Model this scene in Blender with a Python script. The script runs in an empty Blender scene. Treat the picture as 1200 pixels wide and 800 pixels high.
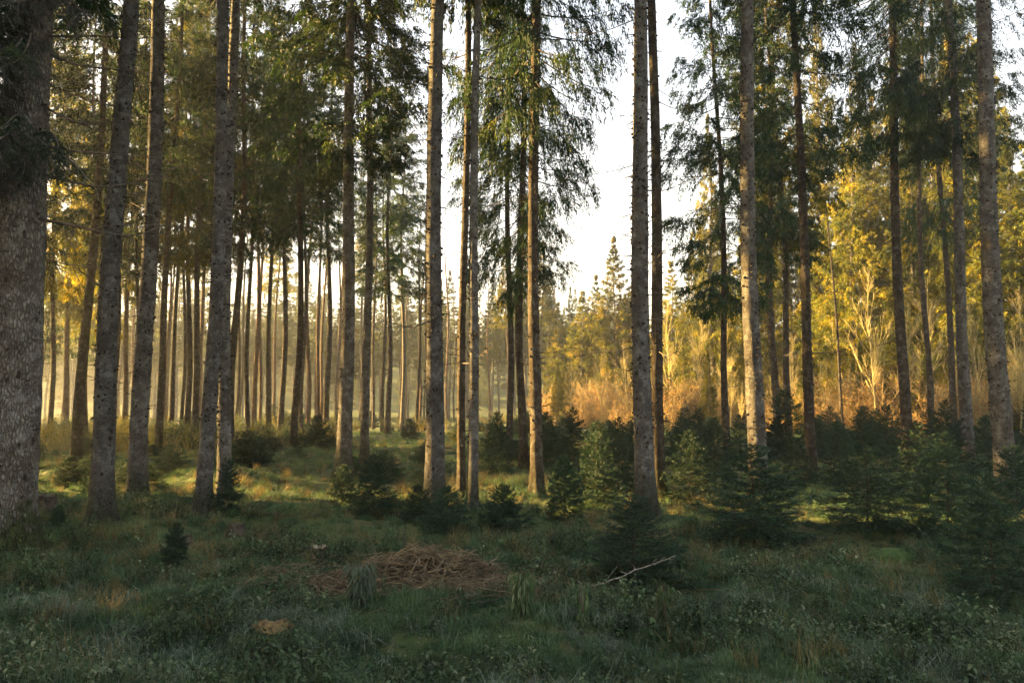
import bpy, math, random
import numpy as np
from mathutils import Vector, Matrix, Euler

R = math.radians
sc = bpy.context.scene
C = sc.collection

# ------------------------------------------------------------------ camera
F_PX = 850.0                       # focal length in pixels of the 1200 wide photograph
PITCH = math.atan(75 / F_PX)
CAM_H = 1.6
cam = bpy.data.cameras.new('camera')
cam.sensor_width = 36
cam.lens = 36 * F_PX / 1200
cam.clip_end = 3000
cam.clip_start = 0.05
camo = bpy.data.objects.new('camera', cam)
C.objects.link(camo)
camo.location = (0, 0, CAM_H)
camo.rotation_euler = (R(90) + PITCH, 0, 0)
sc.camera = camo

# ------------------------------------------------------------------ light
SUN_AZ = 74.0      # degrees to the left of the view direction
SUN_EL = 17.0
w = bpy.data.worlds.new('World')
sc.world = w
w.use_nodes = True
nt = w.node_tree
bg = nt.nodes['Background']
sky = nt.nodes.new('ShaderNodeTexSky')
sky.sky_type = 'NISHITA'
sky.sun_disc = False
sky.sun_elevation = R(SUN_EL)
sky.sun_rotation = R(-SUN_AZ)
sky.air_density = 1.0
sky.dust_density = 4.0
sky.ozone_density = 1.0
# thin bright cloud veil over the clear sky
veil = nt.nodes.new('ShaderNodeMix'); veil.data_type = 'RGBA'; veil.inputs[0].default_value = 0.6
tcw = nt.nodes.new('ShaderNodeTexCoord'); sxw = nt.nodes.new('ShaderNodeSeparateXYZ')
nt.links.new(tcw.outputs['Generated'], sxw.inputs[0])
vr = nt.nodes.new('ShaderNodeValToRGB')
vr.color_ramp.elements[0].position = 0.05; vr.color_ramp.elements[0].color = (0.80, 0.64, 0.38, 1)
vr.color_ramp.elements[1].position = 0.55; vr.color_ramp.elements[1].color = (0.52, 0.54, 0.56, 1)
nt.links.new(sxw.outputs[2], vr.inputs[0])
vm = nt.nodes.new('ShaderNodeVectorMath'); vm.operation = 'SCALE'; vm.inputs['Scale'].default_value = 3.6
nt.links.new(vr.outputs[0], vm.inputs[0]); nt.links.new(vm.outputs[0], veil.inputs[7])
nt.links.new(sky.outputs[0], veil.inputs[6])
nt.links.new(veil.outputs[2], bg.inputs[0])
bg.inputs[1].default_value = 0.06

sun = bpy.data.lights.new('sun', 'SUN')
sun.energy = 5.0
sun.angle = R(0.6)
sun.color = (1.0, 0.64, 0.22)
suno = bpy.data.objects.new('sun', sun)
C.objects.link(suno)
sd = Vector((-math.sin(R(SUN_AZ)) * math.cos(R(SUN_EL)), math.cos(R(SUN_AZ)) * math.cos(R(SUN_EL)), math.sin(R(SUN_EL))))
suno.rotation_euler = sd.to_track_quat('Z', 'Y').to_euler()
suno.location = (-40, 30, 40)

sc.view_settings.view_transform = 'Standard'
sc.view_settings.look = 'None'
sc.view_settings.exposure = 3.68
sc.view_settings.gamma = 1.0
sc.render.engine = 'CYCLES'
cy = sc.cycles
cy.use_denoising = True
cy.max_bounces = 5
cy.diffuse_bounces = 3
cy.glossy_bounces = 1
cy.transmission_bounces = 3
cy.volume_bounces = 1
cy.transparent_max_bounces = 4
cy.use_adaptive_sampling = True
cy.adaptive_threshold = 0.02
cy.sample_clamp_indirect = 4.0
HAZE = 0.001

# ------------------------------------------------------------------ helpers
rng = np.random.default_rng(7)

def _hash(ix, iy, seed):
    n = (ix.astype(np.int64) * 374761393 + iy.astype(np.int64) * 668265263 + seed * 1442695041) & 0x7fffffff
    n = ((n ^ (n >> 13)) * 1274126177) & 0x7fffffff
    return ((n ^ (n >> 16)) & 0xffff) / 65535.0

def vnoise(x, y, seed=0):
    x = np.asarray(x, float); y = np.asarray(y, float)
    ix = np.floor(x); iy = np.floor(y)
    fx = x - ix; fy = y - iy
    fx = fx * fx * (3 - 2 * fx); fy = fy * fy * (3 - 2 * fy)
    a = _hash(ix, iy, seed); b = _hash(ix + 1, iy, seed)
    c = _hash(ix, iy + 1, seed); d = _hash(ix + 1, iy + 1, seed)
    return (a * (1 - fx) + b * fx) * (1 - fy) + (c * (1 - fx) + d * fx) * fy

def fbm(x, y, seed=0, o=4):
    s = 0; a = 0.5; f = 1.0
    for k in range(o):
        s = s + a * vnoise(np.asarray(x) * f, np.asarray(y) * f, seed + k); a *= 0.5; f *= 2.03
    return s

def ground(x, y):
    x = np.asarray(x, float); y = np.asarray(y, float)
    z = (fbm(x * 0.35, y * 0.35, 3, 3) - 0.44) * 0.42
    z = z + (fbm(x * 1.5, y * 1.5, 11, 3) - 0.44) * 0.36
    z = z + 0.16 * np.exp(-((x + 5.3) ** 2 + (y - 15.5) ** 2) / 3.0) + 0.25 * np.exp(-((x + 6.5) ** 2 + (y - 21) ** 2) / 8.0)
    z = z * np.clip(1.2 - y / 90, 0.5, 1)
    t = np.clip((y - 105) / 70, 0, 1); t = t * t * (3 - 2 * t)
    s = 0.65 + 0.35 * np.clip((x + 60) / 140, 0, 1)
    z = z + t * 17 * s
    return z

def g1(x, y):
    return float(ground(np.array([x]), np.array([y]))[0])

def ray(px, py):
    d = Vector((0, math.cos(PITCH), math.sin(PITCH)))
    d = d + Vector((1, 0, 0)) * ((px - 600) / F_PX) + Vector((0, -math.sin(PITCH), math.cos(PITCH))) * ((400 - py) / F_PX)
    return d

def at(px, py):
    """ground point seen at a pixel of the photograph"""
    d = ray(px, py); t = CAM_H / max(-d.z, 0.02)
    for k in range(12):
        p = Vector((0, 0, CAM_H)) + d * t
        t = (CAM_H - g1(p.x, p.y)) / max(-d.z, 0.02)
    p = Vector((0, 0, CAM_H)) + d * t
    return Vector((p.x, p.y, g1(p.x, p.y)))

def at_depth(px, depth):
    """ground point at a known depth in the column of a pixel"""
    py = 480 + 1360 / depth
    d = ray(px, py)
    x = d.x / d.y * depth
    return Vector((x, depth, g1(x, depth)))

def mesh_np(name, V, Fs, mats, smooth=False, matidx=None):
    """V (n,3); Fs a list of int arrays (m,3) or (m,4)"""
    me = bpy.data.meshes.new(name)
    V = np.asarray(V, np.float32)
    if not isinstance(Fs, list): Fs = [Fs]
    Fs = [np.asarray(f, np.int32) for f in Fs if len(f)]
    lt = np.concatenate([np.full(len(f), f.shape[1], np.int32) for f in Fs])
    li = np.concatenate([f.ravel() for f in Fs])
    ls = np.concatenate([[0], np.cumsum(lt)[:-1]]).astype(np.int32)
    me.vertices.add(len(V)); me.vertices.foreach_set('co', V.ravel())
    me.loops.add(len(li)); me.loops.foreach_set('vertex_index', li)
    me.polygons.add(len(lt)); me.polygons.foreach_set('loop_start', ls); me.polygons.foreach_set('loop_total', lt)
    if smooth: me.polygons.foreach_set('use_smooth', np.ones(len(lt), bool))
    for m in (mats if isinstance(mats, list) else [mats]): me.materials.append(m)
    if matidx is not None: me.polygons.foreach_set('material_index', np.asarray(matidx, np.int32))
    me.update(calc_edges=True)
    me.validate()
    return me

def link(name, data, parent=None, loc=(0, 0, 0), rot=(0, 0, 0), scale=(1, 1, 1), kind=None, label=None, cat=None, group=None):
    o = bpy.data.objects.new(name, data)
    C.objects.link(o)
    o.parent = parent
    o.location = loc; o.rotation_euler = rot; o.scale = scale
    if kind: o['kind'] = kind
    if label: o['label'] = label
    if cat: o['category'] = cat
    if group: o['group'] = group
    return o

class Geo:
    """collects tubes and faces"""
    def __init__(s): s.V = []; s.Q = []; s.T = []; s.n = 0
    def add(s, v, q=None, t=None):
        v = np.asarray(v, float)
        if q is not None and len(q): s.Q.append(np.asarray(q, int) + s.n)
        if t is not None and len(t): s.T.append(np.asarray(t, int) + s.n)
        s.V.append(v); s.n += len(v)
    def tube(s, P, rad, sides=5, cap=True):
        P = np.asarray(P, float); n = len(P)
        rad = np.asarray(rad, float) * np.ones(n)
        T = np.gradient(P, axis=0); T /= np.linalg.norm(T, axis=1)[:, None] + 1e-9
        ref = np.array([0.31, 0.17, 0.93]) if abs(T[0] @ np.array([0.31, 0.17, 0.93])) < 0.9 else np.array([1.0, 0, 0])
        A = np.cross(T, ref); A /= np.linalg.norm(A, axis=1)[:, None] + 1e-9
        B = np.cross(T, A)
        th = np.arange(sides) / sides * 2 * np.pi
        v = P[:, None, :] + rad[:, None, None] * (A[:, None, :] * np.cos(th)[None, :, None] + B[:, None, :] * np.sin(th)[None, :, None])
        v = v.reshape(-1, 3)
        i = np.arange(n - 1)[:, None] * sides; j = np.arange(sides)[None, :]; jn = (j + 1) % sides
        q = np.stack([i + j, i + jn, i + sides + jn, i + sides + j], -1).reshape(-1, 4)
        if cap:
            v = np.vstack([v, P[-1] + T[-1] * rad[-1] * 0.6, P[0]])
            k = (n - 1) * sides; jj = np.arange(sides); jjn = (jj + 1) % sides
            t = np.vstack([np.stack([k + jj, k + jjn, np.full(sides, n * sides)], -1), np.stack([jjn, jj, np.full(sides, n * sides + 1)], -1)])
        else: t = None
        s.add(v, q, t)
    def blades(s, B, D, L, W, rg, kite=False):
        n = len(B)
        D = D / (np.linalg.norm(D, axis=1)[:, None] + 1e-9)
        rv = rg.normal(size=(n, 3)); S = np.cross(D, rv); S /= np.linalg.norm(S, axis=1)[:, None] + 1e-9
        L = np.asarray(L) * np.ones(n); W = np.asarray(W) * np.ones(n)
        if kite:
            v = np.stack([B, B + D * (L * 0.4)[:, None] + S * (W / 2)[:, None], B + D * L[:, None], B + D * (L * 0.4)[:, None] - S * (W / 2)[:, None]], 1).reshape(-1, 3)
            s.add(v, q=np.arange(n * 4).reshape(-1, 4))
        else:
            v = np.stack([B - S * (W / 2)[:, None], B + S * (W / 2)[:, None], B + D * L[:, None]], 1).reshape(-1, 3)
            s.add(v, t=np.arange(n * 3).reshape(-1, 3))
    def mesh(s, name, mat, smooth=False):
        Fs = []
        if s.Q: Fs.append(np.vstack(s.Q))
        if s.T: Fs.append(np.vstack(s.T))
        return mesh_np(name, np.vstack(s.V), Fs, mat, smooth)

# ------------------------------------------------------------------ materials
def mat(name):
    m = bpy.data.materials.new(name); m.use_nodes = True
    nt = m.node_tree; nt.nodes.clear()
    out = nt.nodes.new('ShaderNodeOutputMaterial')
    return m, nt, out

def N(nt, t, **k):
    n = nt.nodes.new(t)
    for a, b in k.items():
        if a in ('op', 'operation'): n.operation = b
        elif a.startswith('i_'): n.inputs[a[2:]].default_value = b
        else: setattr(n, a, b)
    return n

def ramp(nt, fac, stops):
    r = nt.nodes.new('ShaderNodeValToRGB')
    e = r.color_ramp.elements
    while len(e) < len(stops): e.new(0.5)
    for i, (p, c) in enumerate(stops):
        e[i].position = p; e[i].color = (*c, 1)
    nt.links.new(fac, r.inputs[0])
    return r.outputs[0]

def mixc(nt, fac, a, b, blend='MIX'):
    m = nt.nodes.new('ShaderNodeMix'); m.data_type = 'RGBA'; m.blend_type = blend
    if isinstance(fac, (int, float)): m.inputs[0].default_value = fac
    else: nt.links.new(fac, m.inputs[0])
    for s, v in ((6, a), (7, b)):
        if isinstance(v, tuple): m.inputs[s].default_value = (*v, 1)
        else: nt.links.new(v, m.inputs[s])
    return m.outputs[2]

def bark_mat(name, dark, mid, light, lichen=0.6, moss=0.6, scale=1.0):
    m, nt, out = mat(name); L = nt.links.new
    tc = N(nt, 'ShaderNodeTexCoord'); oi = N(nt, 'ShaderNodeObjectInfo')
    ad = N(nt, 'ShaderNodeVectorMath', operation='ADD')
    sc_ = N(nt, 'ShaderNodeVectorMath', operation='SCALE'); sc_.inputs['Scale'].default_value = 37.0
    cmb = N(nt, 'ShaderNodeCombineXYZ'); L(oi.outputs['Random'], cmb.inputs[2]); L(cmb.outputs[0], sc_.inputs[0])
    L(tc.outputs['Object'], ad.inputs[0]); L(sc_.outputs[0], ad.inputs[1])
    mp = N(nt, 'ShaderNodeMapping'); mp.inputs['Scale'].default_value = (1, 1, 0.35 if scale < 0.9 else 0.6); L(ad.outputs[0], mp.inputs[0])
    vo = N(nt, 'ShaderNodeTexVoronoi', feature='DISTANCE_TO_EDGE'); vo.inputs['Scale'].default_value = 62 * scale
    nz0 = N(nt, 'ShaderNodeTexNoise'); nz0.inputs['Scale'].default_value = 30 * scale; nz0.inputs['Detail'].default_value = 4
    L(mp.outputs[0], nz0.inputs[0])
    wv = N(nt, 'ShaderNodeVectorMath', operation='MULTIPLY_ADD'); wv.inputs[1].default_value = (0.05, 0.05, 0.05)
    L(nz0.outputs['Color'], wv.inputs[0]); L(mp.outputs[0], wv.inputs[2]); L(wv.outputs[0], vo.inputs['Vector'])
    nz = N(nt, 'ShaderNodeTexNoise'); nz.inputs['Scale'].default_value = 45 * scale; nz.inputs['Detail'].default_value = 5; L(mp.outputs[0], nz.inputs[0])
    nzb = N(nt, 'ShaderNodeTexNoise'); nzb.inputs['Scale'].default_value = 5; nzb.inputs['Detail'].default_value = 5; L(ad.outputs[0], nzb.inputs[0])
    cr = N(nt, 'ShaderNodeMapRange'); cr.inputs[1].default_value = 0; cr.inputs[2].default_value = 0.3; L(vo.outputs['Distance'], cr.inputs[0])
    mu = N(nt, 'ShaderNodeMath', operation='MULTIPLY'); L(cr.outputs[0], mu.inputs[0]); 
    ma = N(nt, 'ShaderNodeMath', operation='ADD'); ma.inputs[1].default_value = 0.35; L(nz.outputs[0], ma.inputs[0]); L(ma.outputs[0], mu.inputs[1])
    col = ramp(nt, mu.outputs[0], [(0.0, dark), (0.5, mid), (0.95, light)])
    col = mixc(nt, 0.5, col, ramp(nt, nzb.outputs[0], [(0.3, dark), (0.52, mid), (0.72, light)]))
    # lichen speckles
    vl = N(nt, 'ShaderNodeTexNoise'); vl.inputs['Scale'].default_value = 10; vl.inputs['Detail'].default_value = 6; vl.inputs['Roughness'].default_value = 0.65; L(ad.outputs[0], vl.inputs[0])
    lm = N(nt, 'ShaderNodeMapRange'); lm.inputs[1].default_value = 0.54; lm.inputs[2].default_value = 0.60; lm.inputs[4].default_value = lichen; L(vl.outputs[0], lm.inputs[0])
    col = mixc(nt, lm.outputs[0], col, (0.38, 0.39, 0.34))
    # broad darker and paler areas along the trunk
    nl = N(nt, 'ShaderNodeTexNoise'); nl.inputs['Scale'].default_value = 2.2; nl.inputs['Detail'].default_value = 6; nl.inputs['Roughness'].default_value = 0.65; L(ad.outputs[0], nl.inputs[0])
    fl = N(nt, 'ShaderNodeMapRange'); fl.inputs[1].default_value = 0.5; fl.inputs[2].default_value = 0.66; fl.inputs[4].default_value = 0.55; L(nl.outputs[0], fl.inputs[0])
    col = mixc(nt, fl.outputs[0], col, tuple(c * f for c, f in zip(mid, (0.46, 0.38, 0.29))))
    # short horizontal flakes
    mph = N(nt, 'ShaderNodeMapping'); mph.inputs['Scale'].default_value = (1, 1, 2.6); L(ad.outputs[0], mph.inputs[0])
    nh = N(nt, 'ShaderNodeTexNoise'); nh.inputs['Scale'].default_value = 24 * scale; nh.inputs['Detail'].default_value = 5; nh.inputs['Roughness'].default_value = 0.6; L(mph.outputs[0], nh.inputs[0])
    fh = N(nt, 'ShaderNodeMapRange'); fh.inputs[1].default_value = 0.55; fh.inputs[2].default_value = 0.62; fh.inputs[4].default_value = 0.5; L(nh.outputs[0], fh.inputs[0])
    col = mixc(nt, fh.outputs[0], col, dark)
    # dark scars left by shed branches
    vs = N(nt, 'ShaderNodeTexVoronoi'); vs.inputs['Scale'].default_value = 9.0; vs.inputs['Randomness'].default_value = 1.0
    mps = N(nt, 'ShaderNodeMapping'); mps.inputs['Scale'].default_value = (1, 1, 1.3); L(wv.outputs[0], mps.inputs[0]); L(mps.outputs[0], vs.inputs['Vector'])
    sm = N(nt, 'ShaderNodeMapRange'); sm.inputs[1].default_value = 0.13; sm.inputs[2].default_value = 0.19; sm.inputs[3].default_value = 0.85; sm.inputs[4].default_value = 0.0; L(vs.outputs['Distance'], sm.inputs[0])
    col = mixc(nt, sm.outputs[0], col, (0.03, 0.024, 0.018))
    # per tree tone
    hv = N(nt, 'ShaderNodeHueSaturation'); L(col, hv.inputs['Color'])
    rr = N(nt, 'ShaderNodeMapRange'); rr.inputs[3].default_value = 0.75; rr.inputs[4].default_value = 1.2; L(oi.outputs['Random'], rr.inputs[0]); L(rr.outputs[0], hv.inputs['Value'])
    col = hv.outputs[0]
    # moss on the root collar
    sx = N(nt, 'ShaderNodeSeparateXYZ'); L(tc.outputs['Object'], sx.inputs[0])
    mz = N(nt, 'ShaderNodeMath', operation='MULTIPLY_ADD'); mz.inputs[1].default_value = 1.3; L(nzb.outputs[0], mz.inputs[0]); 
    ng = N(nt, 'ShaderNodeMath', operation='MULTIPLY'); ng.inputs[1].default_value = -1.0; L(sx.outputs[2], ng.inputs[0]); L(ng.outputs[0], mz.inputs[2])
    mm = N(nt, 'ShaderNodeMapRange'); mm.inputs[1].default_value = 0.08; mm.inputs[2].default_value = 0.3; mm.inputs[4].default_value = moss; L(mz.outputs[0], mm.inputs[0])
    col = mixc(nt, mm.outputs[0], col, ramp(nt, nz.outputs[0], [(0.3, (0.012, 0.016, 0.006)), (0.7, (0.05, 0.07, 0.015))]))
    b = N(nt, 'ShaderNodeBsdfPrincipled'); b.inputs['Roughness'].default_value = 0.9; b.inputs['Specular IOR Level'].default_value = 0.15
    L(col, b.inputs['Base Color'])
    bp = N(nt, 'ShaderNodeBump'); bp.inputs['Strength'].default_value = 1.0; bp.inputs['Distance'].default_value = 0.035
    hs = N(nt, 'ShaderNodeMath', operation='ADD'); L(mu.outputs[0], hs.inputs[0]); L(nh.outputs[0], hs.inputs[1])
    L(hs.outputs[0], bp.inputs['Height']); L(bp.outputs[0], b.inputs['Normal'])
    L(b.outputs[0], out.inputs[0])
    return m

def leaf_mat(name, c1, c2, c3=None, trans=0.35, tmul=(1.6, 1.3, 0.5), nscale=1.2, rnd=0.3, rough=0.6):
    """needles and leaves: diffuse with light passing through, colour varied by clump and by plant"""
    m, nt, out = mat(name); L = nt.links.new
    geo = N(nt, 'ShaderNodeNewGeometry'); oi = N(nt, 'ShaderNodeObjectInfo')
    nz = N(nt, 'ShaderNodeTexNoise'); nz.inputs['Scale'].default_value = nscale; nz.inputs['Detail'].default_value = 3; L(geo.outputs['Position'], nz.inputs[0])
    mx = N(nt, 'ShaderNodeMath', operation='MULTIPLY_ADD'); mx.inputs[1].default_value = 0.28
    L(geo.outputs['Random Per Island'], mx.inputs[0])
    sb = N(nt, 'ShaderNodeMath', operation='SUBTRACT'); sb.inputs[1].default_value = 0.14; L(nz.outputs[0], sb.inputs[0]); L(sb.outputs[0], mx.inputs[2])
    st = [(0.3, c1), (0.62, c2)]
    if c3: st.append((0.78, c3))
    col = ramp(nt, mx.outputs[0], st)
    hv = N(nt, 'ShaderNodeHueSaturation'); L(col, hv.inputs['Color'])
    rr = N(nt, 'ShaderNodeMapRange'); rr.inputs[3].default_value = 1 - rnd; rr.inputs[4].default_value = 1 + rnd; L(oi.outputs['Random'], rr.inputs[0]); L(rr.outputs[0], hv.inputs['Value'])
    col = hv.outputs[0]
    d = N(nt, 'ShaderNodeBsdfPrincipled'); d.inputs['Roughness'].default_value = rough; d.inputs['Specular IOR Level'].default_value = 0.25; L(col, d.inputs['Base Color'])
    t = N(nt, 'ShaderNodeBsdfTranslucent'); L(mixc(nt, 1.0, col, tmul, 'MULTIPLY'), t.inputs[0])
    ms = N(nt, 'ShaderNodeMixShader'); ms.inputs[0].default_value = trans
    L(d.outputs[0], ms.inputs[1]); L(t.outputs[0], ms.inputs[2]); L(ms.outputs[0], out.inputs[0])
    return m

def plain_mat(name, c1, c2, scale=12, rough=0.85, bump=0.5):
    m, nt, out = mat(name); L = nt.links.new
    tc = N(nt, 'ShaderNodeTexCoord')
    nz = N(nt, 'ShaderNodeTexNoise'); nz.inputs['Scale'].default_value = scale; nz.inputs['Detail'].default_value = 6; L(tc.outputs['Object'], nz.inputs[0])
    b = N(nt, 'ShaderNodeBsdfPrincipled'); b.inputs['Roughness'].default_value = rough; b.inputs['Specular IOR Level'].default_value = 0.2
    L(ramp(nt, nz.outputs[0], [(0.32, c1), (0.68, c2)]), b.inputs['Base Color'])
    bp = N(nt, 'ShaderNodeBump'); bp.inputs['Strength'].default_value = bump; bp.inputs['Distance'].default_value = 0.02; L(nz.outputs[0], bp.inputs['Height']); L(bp.outputs[0], b.inputs['Normal'])
    L(b.outputs[0], out.inputs[0])
    return m

M_bark = bark_mat('spruce_bark', (0.045, 0.038, 0.032), (0.225, 0.205, 0.178), (0.44, 0.415, 0.375))
M_bark_dark = bark_mat('dark_spruce_bark', (0.028, 0.022, 0.016), (0.115, 0.09, 0.064), (0.21, 0.17, 0.125), lichen=0.25, moss=0.4)
M_bark_big = bark_mat('old_spruce_bark', (0.05, 0.042, 0.035), (0.21, 0.182, 0.15), (0.38, 0.34, 0.29), lichen=0.3, moss=0.9, scale=0.55)
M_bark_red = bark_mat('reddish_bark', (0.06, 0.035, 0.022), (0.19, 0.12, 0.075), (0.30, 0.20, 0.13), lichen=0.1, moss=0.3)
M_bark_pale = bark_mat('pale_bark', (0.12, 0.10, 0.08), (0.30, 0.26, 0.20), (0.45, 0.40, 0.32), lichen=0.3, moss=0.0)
M_stub = plain_mat('branch_stub_wood', (0.02, 0.016, 0.012), (0.055, 0.042, 0.03), 40)
M_dead = plain_mat('dead_twig_wood', (0.05, 0.04, 0.03), (0.15, 0.125, 0.10), 25)
M_deadpale = plain_mat('bleached_wood', (0.16, 0.14, 0.12), (0.36, 0.33, 0.29), 25)
M_limb = plain_mat('crown_limb_wood', (0.03, 0.025, 0.018), (0.09, 0.07, 0.05), 8)
M_needle = leaf_mat('spruce_needles', (0.009, 0.027, 0.016), (0.025, 0.055, 0.024), (0.075, 0.095, 0.018), trans=0.34, tmul=(2.0, 1.6, 0.45), nscale=0.9)
M_needle_suntint = leaf_mat('sunny_spruce_needles', (0.025, 0.045, 0.010), (0.13, 0.13, 0.010), (0.34, 0.25, 0.014), trans=0.45, tmul=(1.6, 1.4, 0.3), nscale=0.9)  # spruce needles with golden sunlight mixed into their base colour
M_needle_young = leaf_mat('young_spruce_needles', (0.010, 0.028, 0.018), (0.028, 0.058, 0.032), (0.065, 0.11, 0.05), trans=0.2, tmul=(1.2, 1.3, 0.5), nscale=7)
M_needle_far = leaf_mat('far_spruce_needles', (0.025, 0.045, 0.02), (0.06, 0.085, 0.03), (0.10, 0.11, 0.03), trans=0.35, tmul=(1.7, 1.4, 0.5), nscale=0.3)
M_lichen = leaf_mat('hanging_lichen', (0.02, 0.022, 0.02), (0.06, 0.062, 0.055), None, trans=0.2, tmul=(1, 1, 1))
M_grass = leaf_mat('green_grass', (0.03, 0.066, 0.036), (0.08, 0.135, 0.065), (0.17, 0.20, 0.10), trans=0.3, tmul=(1.3, 1.3, 0.5), nscale=0.9, rnd=0.35)
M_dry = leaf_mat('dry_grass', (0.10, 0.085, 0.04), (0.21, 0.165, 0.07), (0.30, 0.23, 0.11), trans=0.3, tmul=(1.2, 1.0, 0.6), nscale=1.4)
M_weed = leaf_mat('leafy_weeds', (0.018, 0.034, 0.014), (0.06, 0.095, 0.04), (0.18, 0.19, 0.115), trans=0.25, tmul=(1.1, 1.3, 0.6), nscale=2.0, rnd=0.4)
M_frost = leaf_mat('frosted_weeds', (0.06, 0.088, 0.055), (0.16, 0.195, 0.13), (0.32, 0.345, 0.27), trans=0.2, tmul=(1, 1.1, 0.9), nscale=1.6, rnd=0.4)
M_scrub = leaf_mat('brown_scrub_leaves', (0.13, 0.09, 0.025), (0.42, 0.24, 0.065), (0.55, 0.40, 0.12), trans=0.4, tmul=(1.3, 1.0, 0.6), nscale=1.0)
M_scrubstem = plain_mat('scrub_stems', (0.18, 0.13, 0.06), (0.42, 0.32, 0.15), 10)
M_sapling = plain_mat('bare_sapling_bark', (0.26, 0.21, 0.09), (0.50, 0.42, 0.19), 6)
M_pile = plain_mat('brushwood', (0.075, 0.055, 0.032), (0.25, 0.185, 0.11), 9)
M_litter = plain_mat('needle_litter', (0.035, 0.026, 0.016), (0.10, 0.075, 0.045), 30, bump=1.0)
M_moss = plain_mat('moss', (0.022, 0.045, 0.01), (0.06, 0.10, 0.022), 18, bump=1.0)
M_ochre = plain_mat('rotten_wood', (0.07, 0.045, 0.02), (0.26, 0.18, 0.075), 34, bump=1.0)
M_stump = plain_mat('stump_wood', (0.025, 0.02, 0.014), (0.09, 0.07, 0.05), 14, bump=1.0)
M_cut = plain_mat('cut_wood', (0.16, 0.12, 0.08), (0.30, 0.24, 0.17), 20)

# ground
m, nt_, out = mat('forest_floor'); L = nt_.links.new
geo = N(nt_, 'ShaderNodeNewGeometry')
n1 = N(nt_, 'ShaderNodeTexNoise'); n1.inputs['Scale'].default_value = 0.55; n1.inputs['Detail'].default_value = 6; L(geo.outputs['Position'], n1.inputs[0])
n2 = N(nt_, 'ShaderNodeTexNoise'); n2.inputs['Scale'].default_value = 9; n2.inputs['Detail'].default_value = 8; L(geo.outputs['Position'], n2.inputs[0])
ca = ramp(nt_, n1.outputs[0], [(0.35, (0.03, 0.055, 0.018)), (0.5, (0.06, 0.09, 0.03)), (0.62, (0.12, 0.11, 0.05)), (0.75, (0.085, 0.06, 0.035))])
cb = ramp(nt_, n2.outputs[0], [(0.3, (0.012, 0.014, 0.008)), (0.55, (0.06, 0.07, 0.03)), (0.75, (0.13, 0.12, 0.06))])
b = N(nt_, 'ShaderNodeBsdfPrincipled'); b.inputs['Roughness'].default_value = 0.95; b.inputs['Specular IOR Level'].default_value = 0.1
L(mixc(nt_, 0.5, ca, cb), b.inputs['Base Color'])
bp = N(nt_, 'ShaderNodeBump'); bp.inputs['Distance'].default_value = 0.06; bp.inputs['Strength'].default_value = 0.9; L(n2.outputs[0], bp.inputs['Height']); L(bp.outputs[0], b.inputs['Normal'])
L(b.outputs[0], out.inputs[0])
M_ground = m

# ------------------------------------------------------------------ ground sheet
def grid(x0, x1, y0, y1, xs, ys):
    X, Y = np.meshgrid(xs, ys)
    V = np.stack([X, Y, ground(X, Y)], -1).reshape(-1, 3)
    nx, ny = len(xs), len(ys)
    i = np.arange(ny - 1)[:, None] * nx; j = np.arange(nx - 1)[None, :]
    Q = np.stack([i + j, i + j + 1, i + nx + j + 1, i + nx + j], -1).reshape(-1, 4)
    return V, Q
xs = np.concatenate([np.linspace(-420, -70, 18)[:-1], np.linspace(-70, -16, 60)[:-1], np.linspace(-16, 16, 230)[:-1], np.linspace(16, 70, 60)[:-1], np.linspace(70, 420, 18)])
ys = np.concatenate([np.linspace(-120, -8, 10)[:-1], np.linspace(-8, 2, 16)[:-1], np.linspace(2, 26, 190)[:-1], np.linspace(26, 110, 110)[:-1], np.linspace(110, 300, 50)])
V, Q = grid(0, 0, 0, 0, xs, ys)
link('ground', mesh_np('ground', V, Q, M_ground, True), kind='structure', label='mossy uneven forest floor rising to a hill behind the trees', cat='ground')

# ------------------------------------------------------------------ spruce parts
def trunk_mesh(name, H, D, seed, mat_, flare=0.35, fine=True, bend=0.05, zvis=10):
    rg = np.random.default_rng(seed)
    sides = 28 if fine else 12
    zs = np.concatenate([np.linspace(-0.25, 1.2, 18 if fine else 6)[:-1], np.linspace(1.2, zvis, int((zvis - 1.2) / (0.14 if fine else 0.8)))[:-1], np.linspace(zvis, H, 8)])
    th = np.arange(sides) / sides * 2 * np.pi
    Z, TH = np.meshgrid(zs, th, indexing='ij')
    r = D / 2 * np.clip(1 - np.clip(Z, 0, H) / H, 0.02, 1) ** 0.75
    ph = rg.uniform(0, 6.28); nl = rg.integers(4, 6)
    r = r * (1 + flare * np.exp(-np.clip(Z + 0.1, 0, 9) / 0.24) * (1 + 0.55 * np.sin(nl * TH + ph)) + 0.08 * np.exp(-np.clip(Z, 0, 99) / 1.2))
    r = r * (1 + 0.045 * (vnoise(TH * 2.5 + 50, Z * 1.7, seed) - 0.5) * 2 + (0.075 * (vnoise(TH * 9 + 9, Z * 14, seed + 5) - 0.5) + 0.05 * (vnoise(TH * 4, Z * 5, seed + 6) - 0.5) if fine else 0))
    cx = bend * np.sin(Z * 0.45 + ph) * np.clip(Z / 3, 0, 1); cyy = bend * np.cos(Z * 0.37 + ph * 2) * np.clip(Z / 3, 0, 1)
    V = np.stack([cx + r * np.cos(TH), cyy + r * np.sin(TH), Z], -1).reshape(-1, 3)
    n = len(zs); i = np.arange(n - 1)[:, None] * sides; j = np.arange(sides)[None, :]; jn = (j + 1) % sides
    Q = np.stack([i + j, i + jn, i + sides + jn, i + sides + j], -1).reshape(-1, 4)
    return mesh_np(name, V, Q, mat_, True)

def centre_at(z, seed, bend):
    ph = np.random.default_rng(seed).uniform(0, 6.28); c = min(max(z / 3, 0), 1)
    return bend * math.sin(z * 0.45 + ph) * c, bend * math.cos(z * 0.37 + ph * 2) * c

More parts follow.
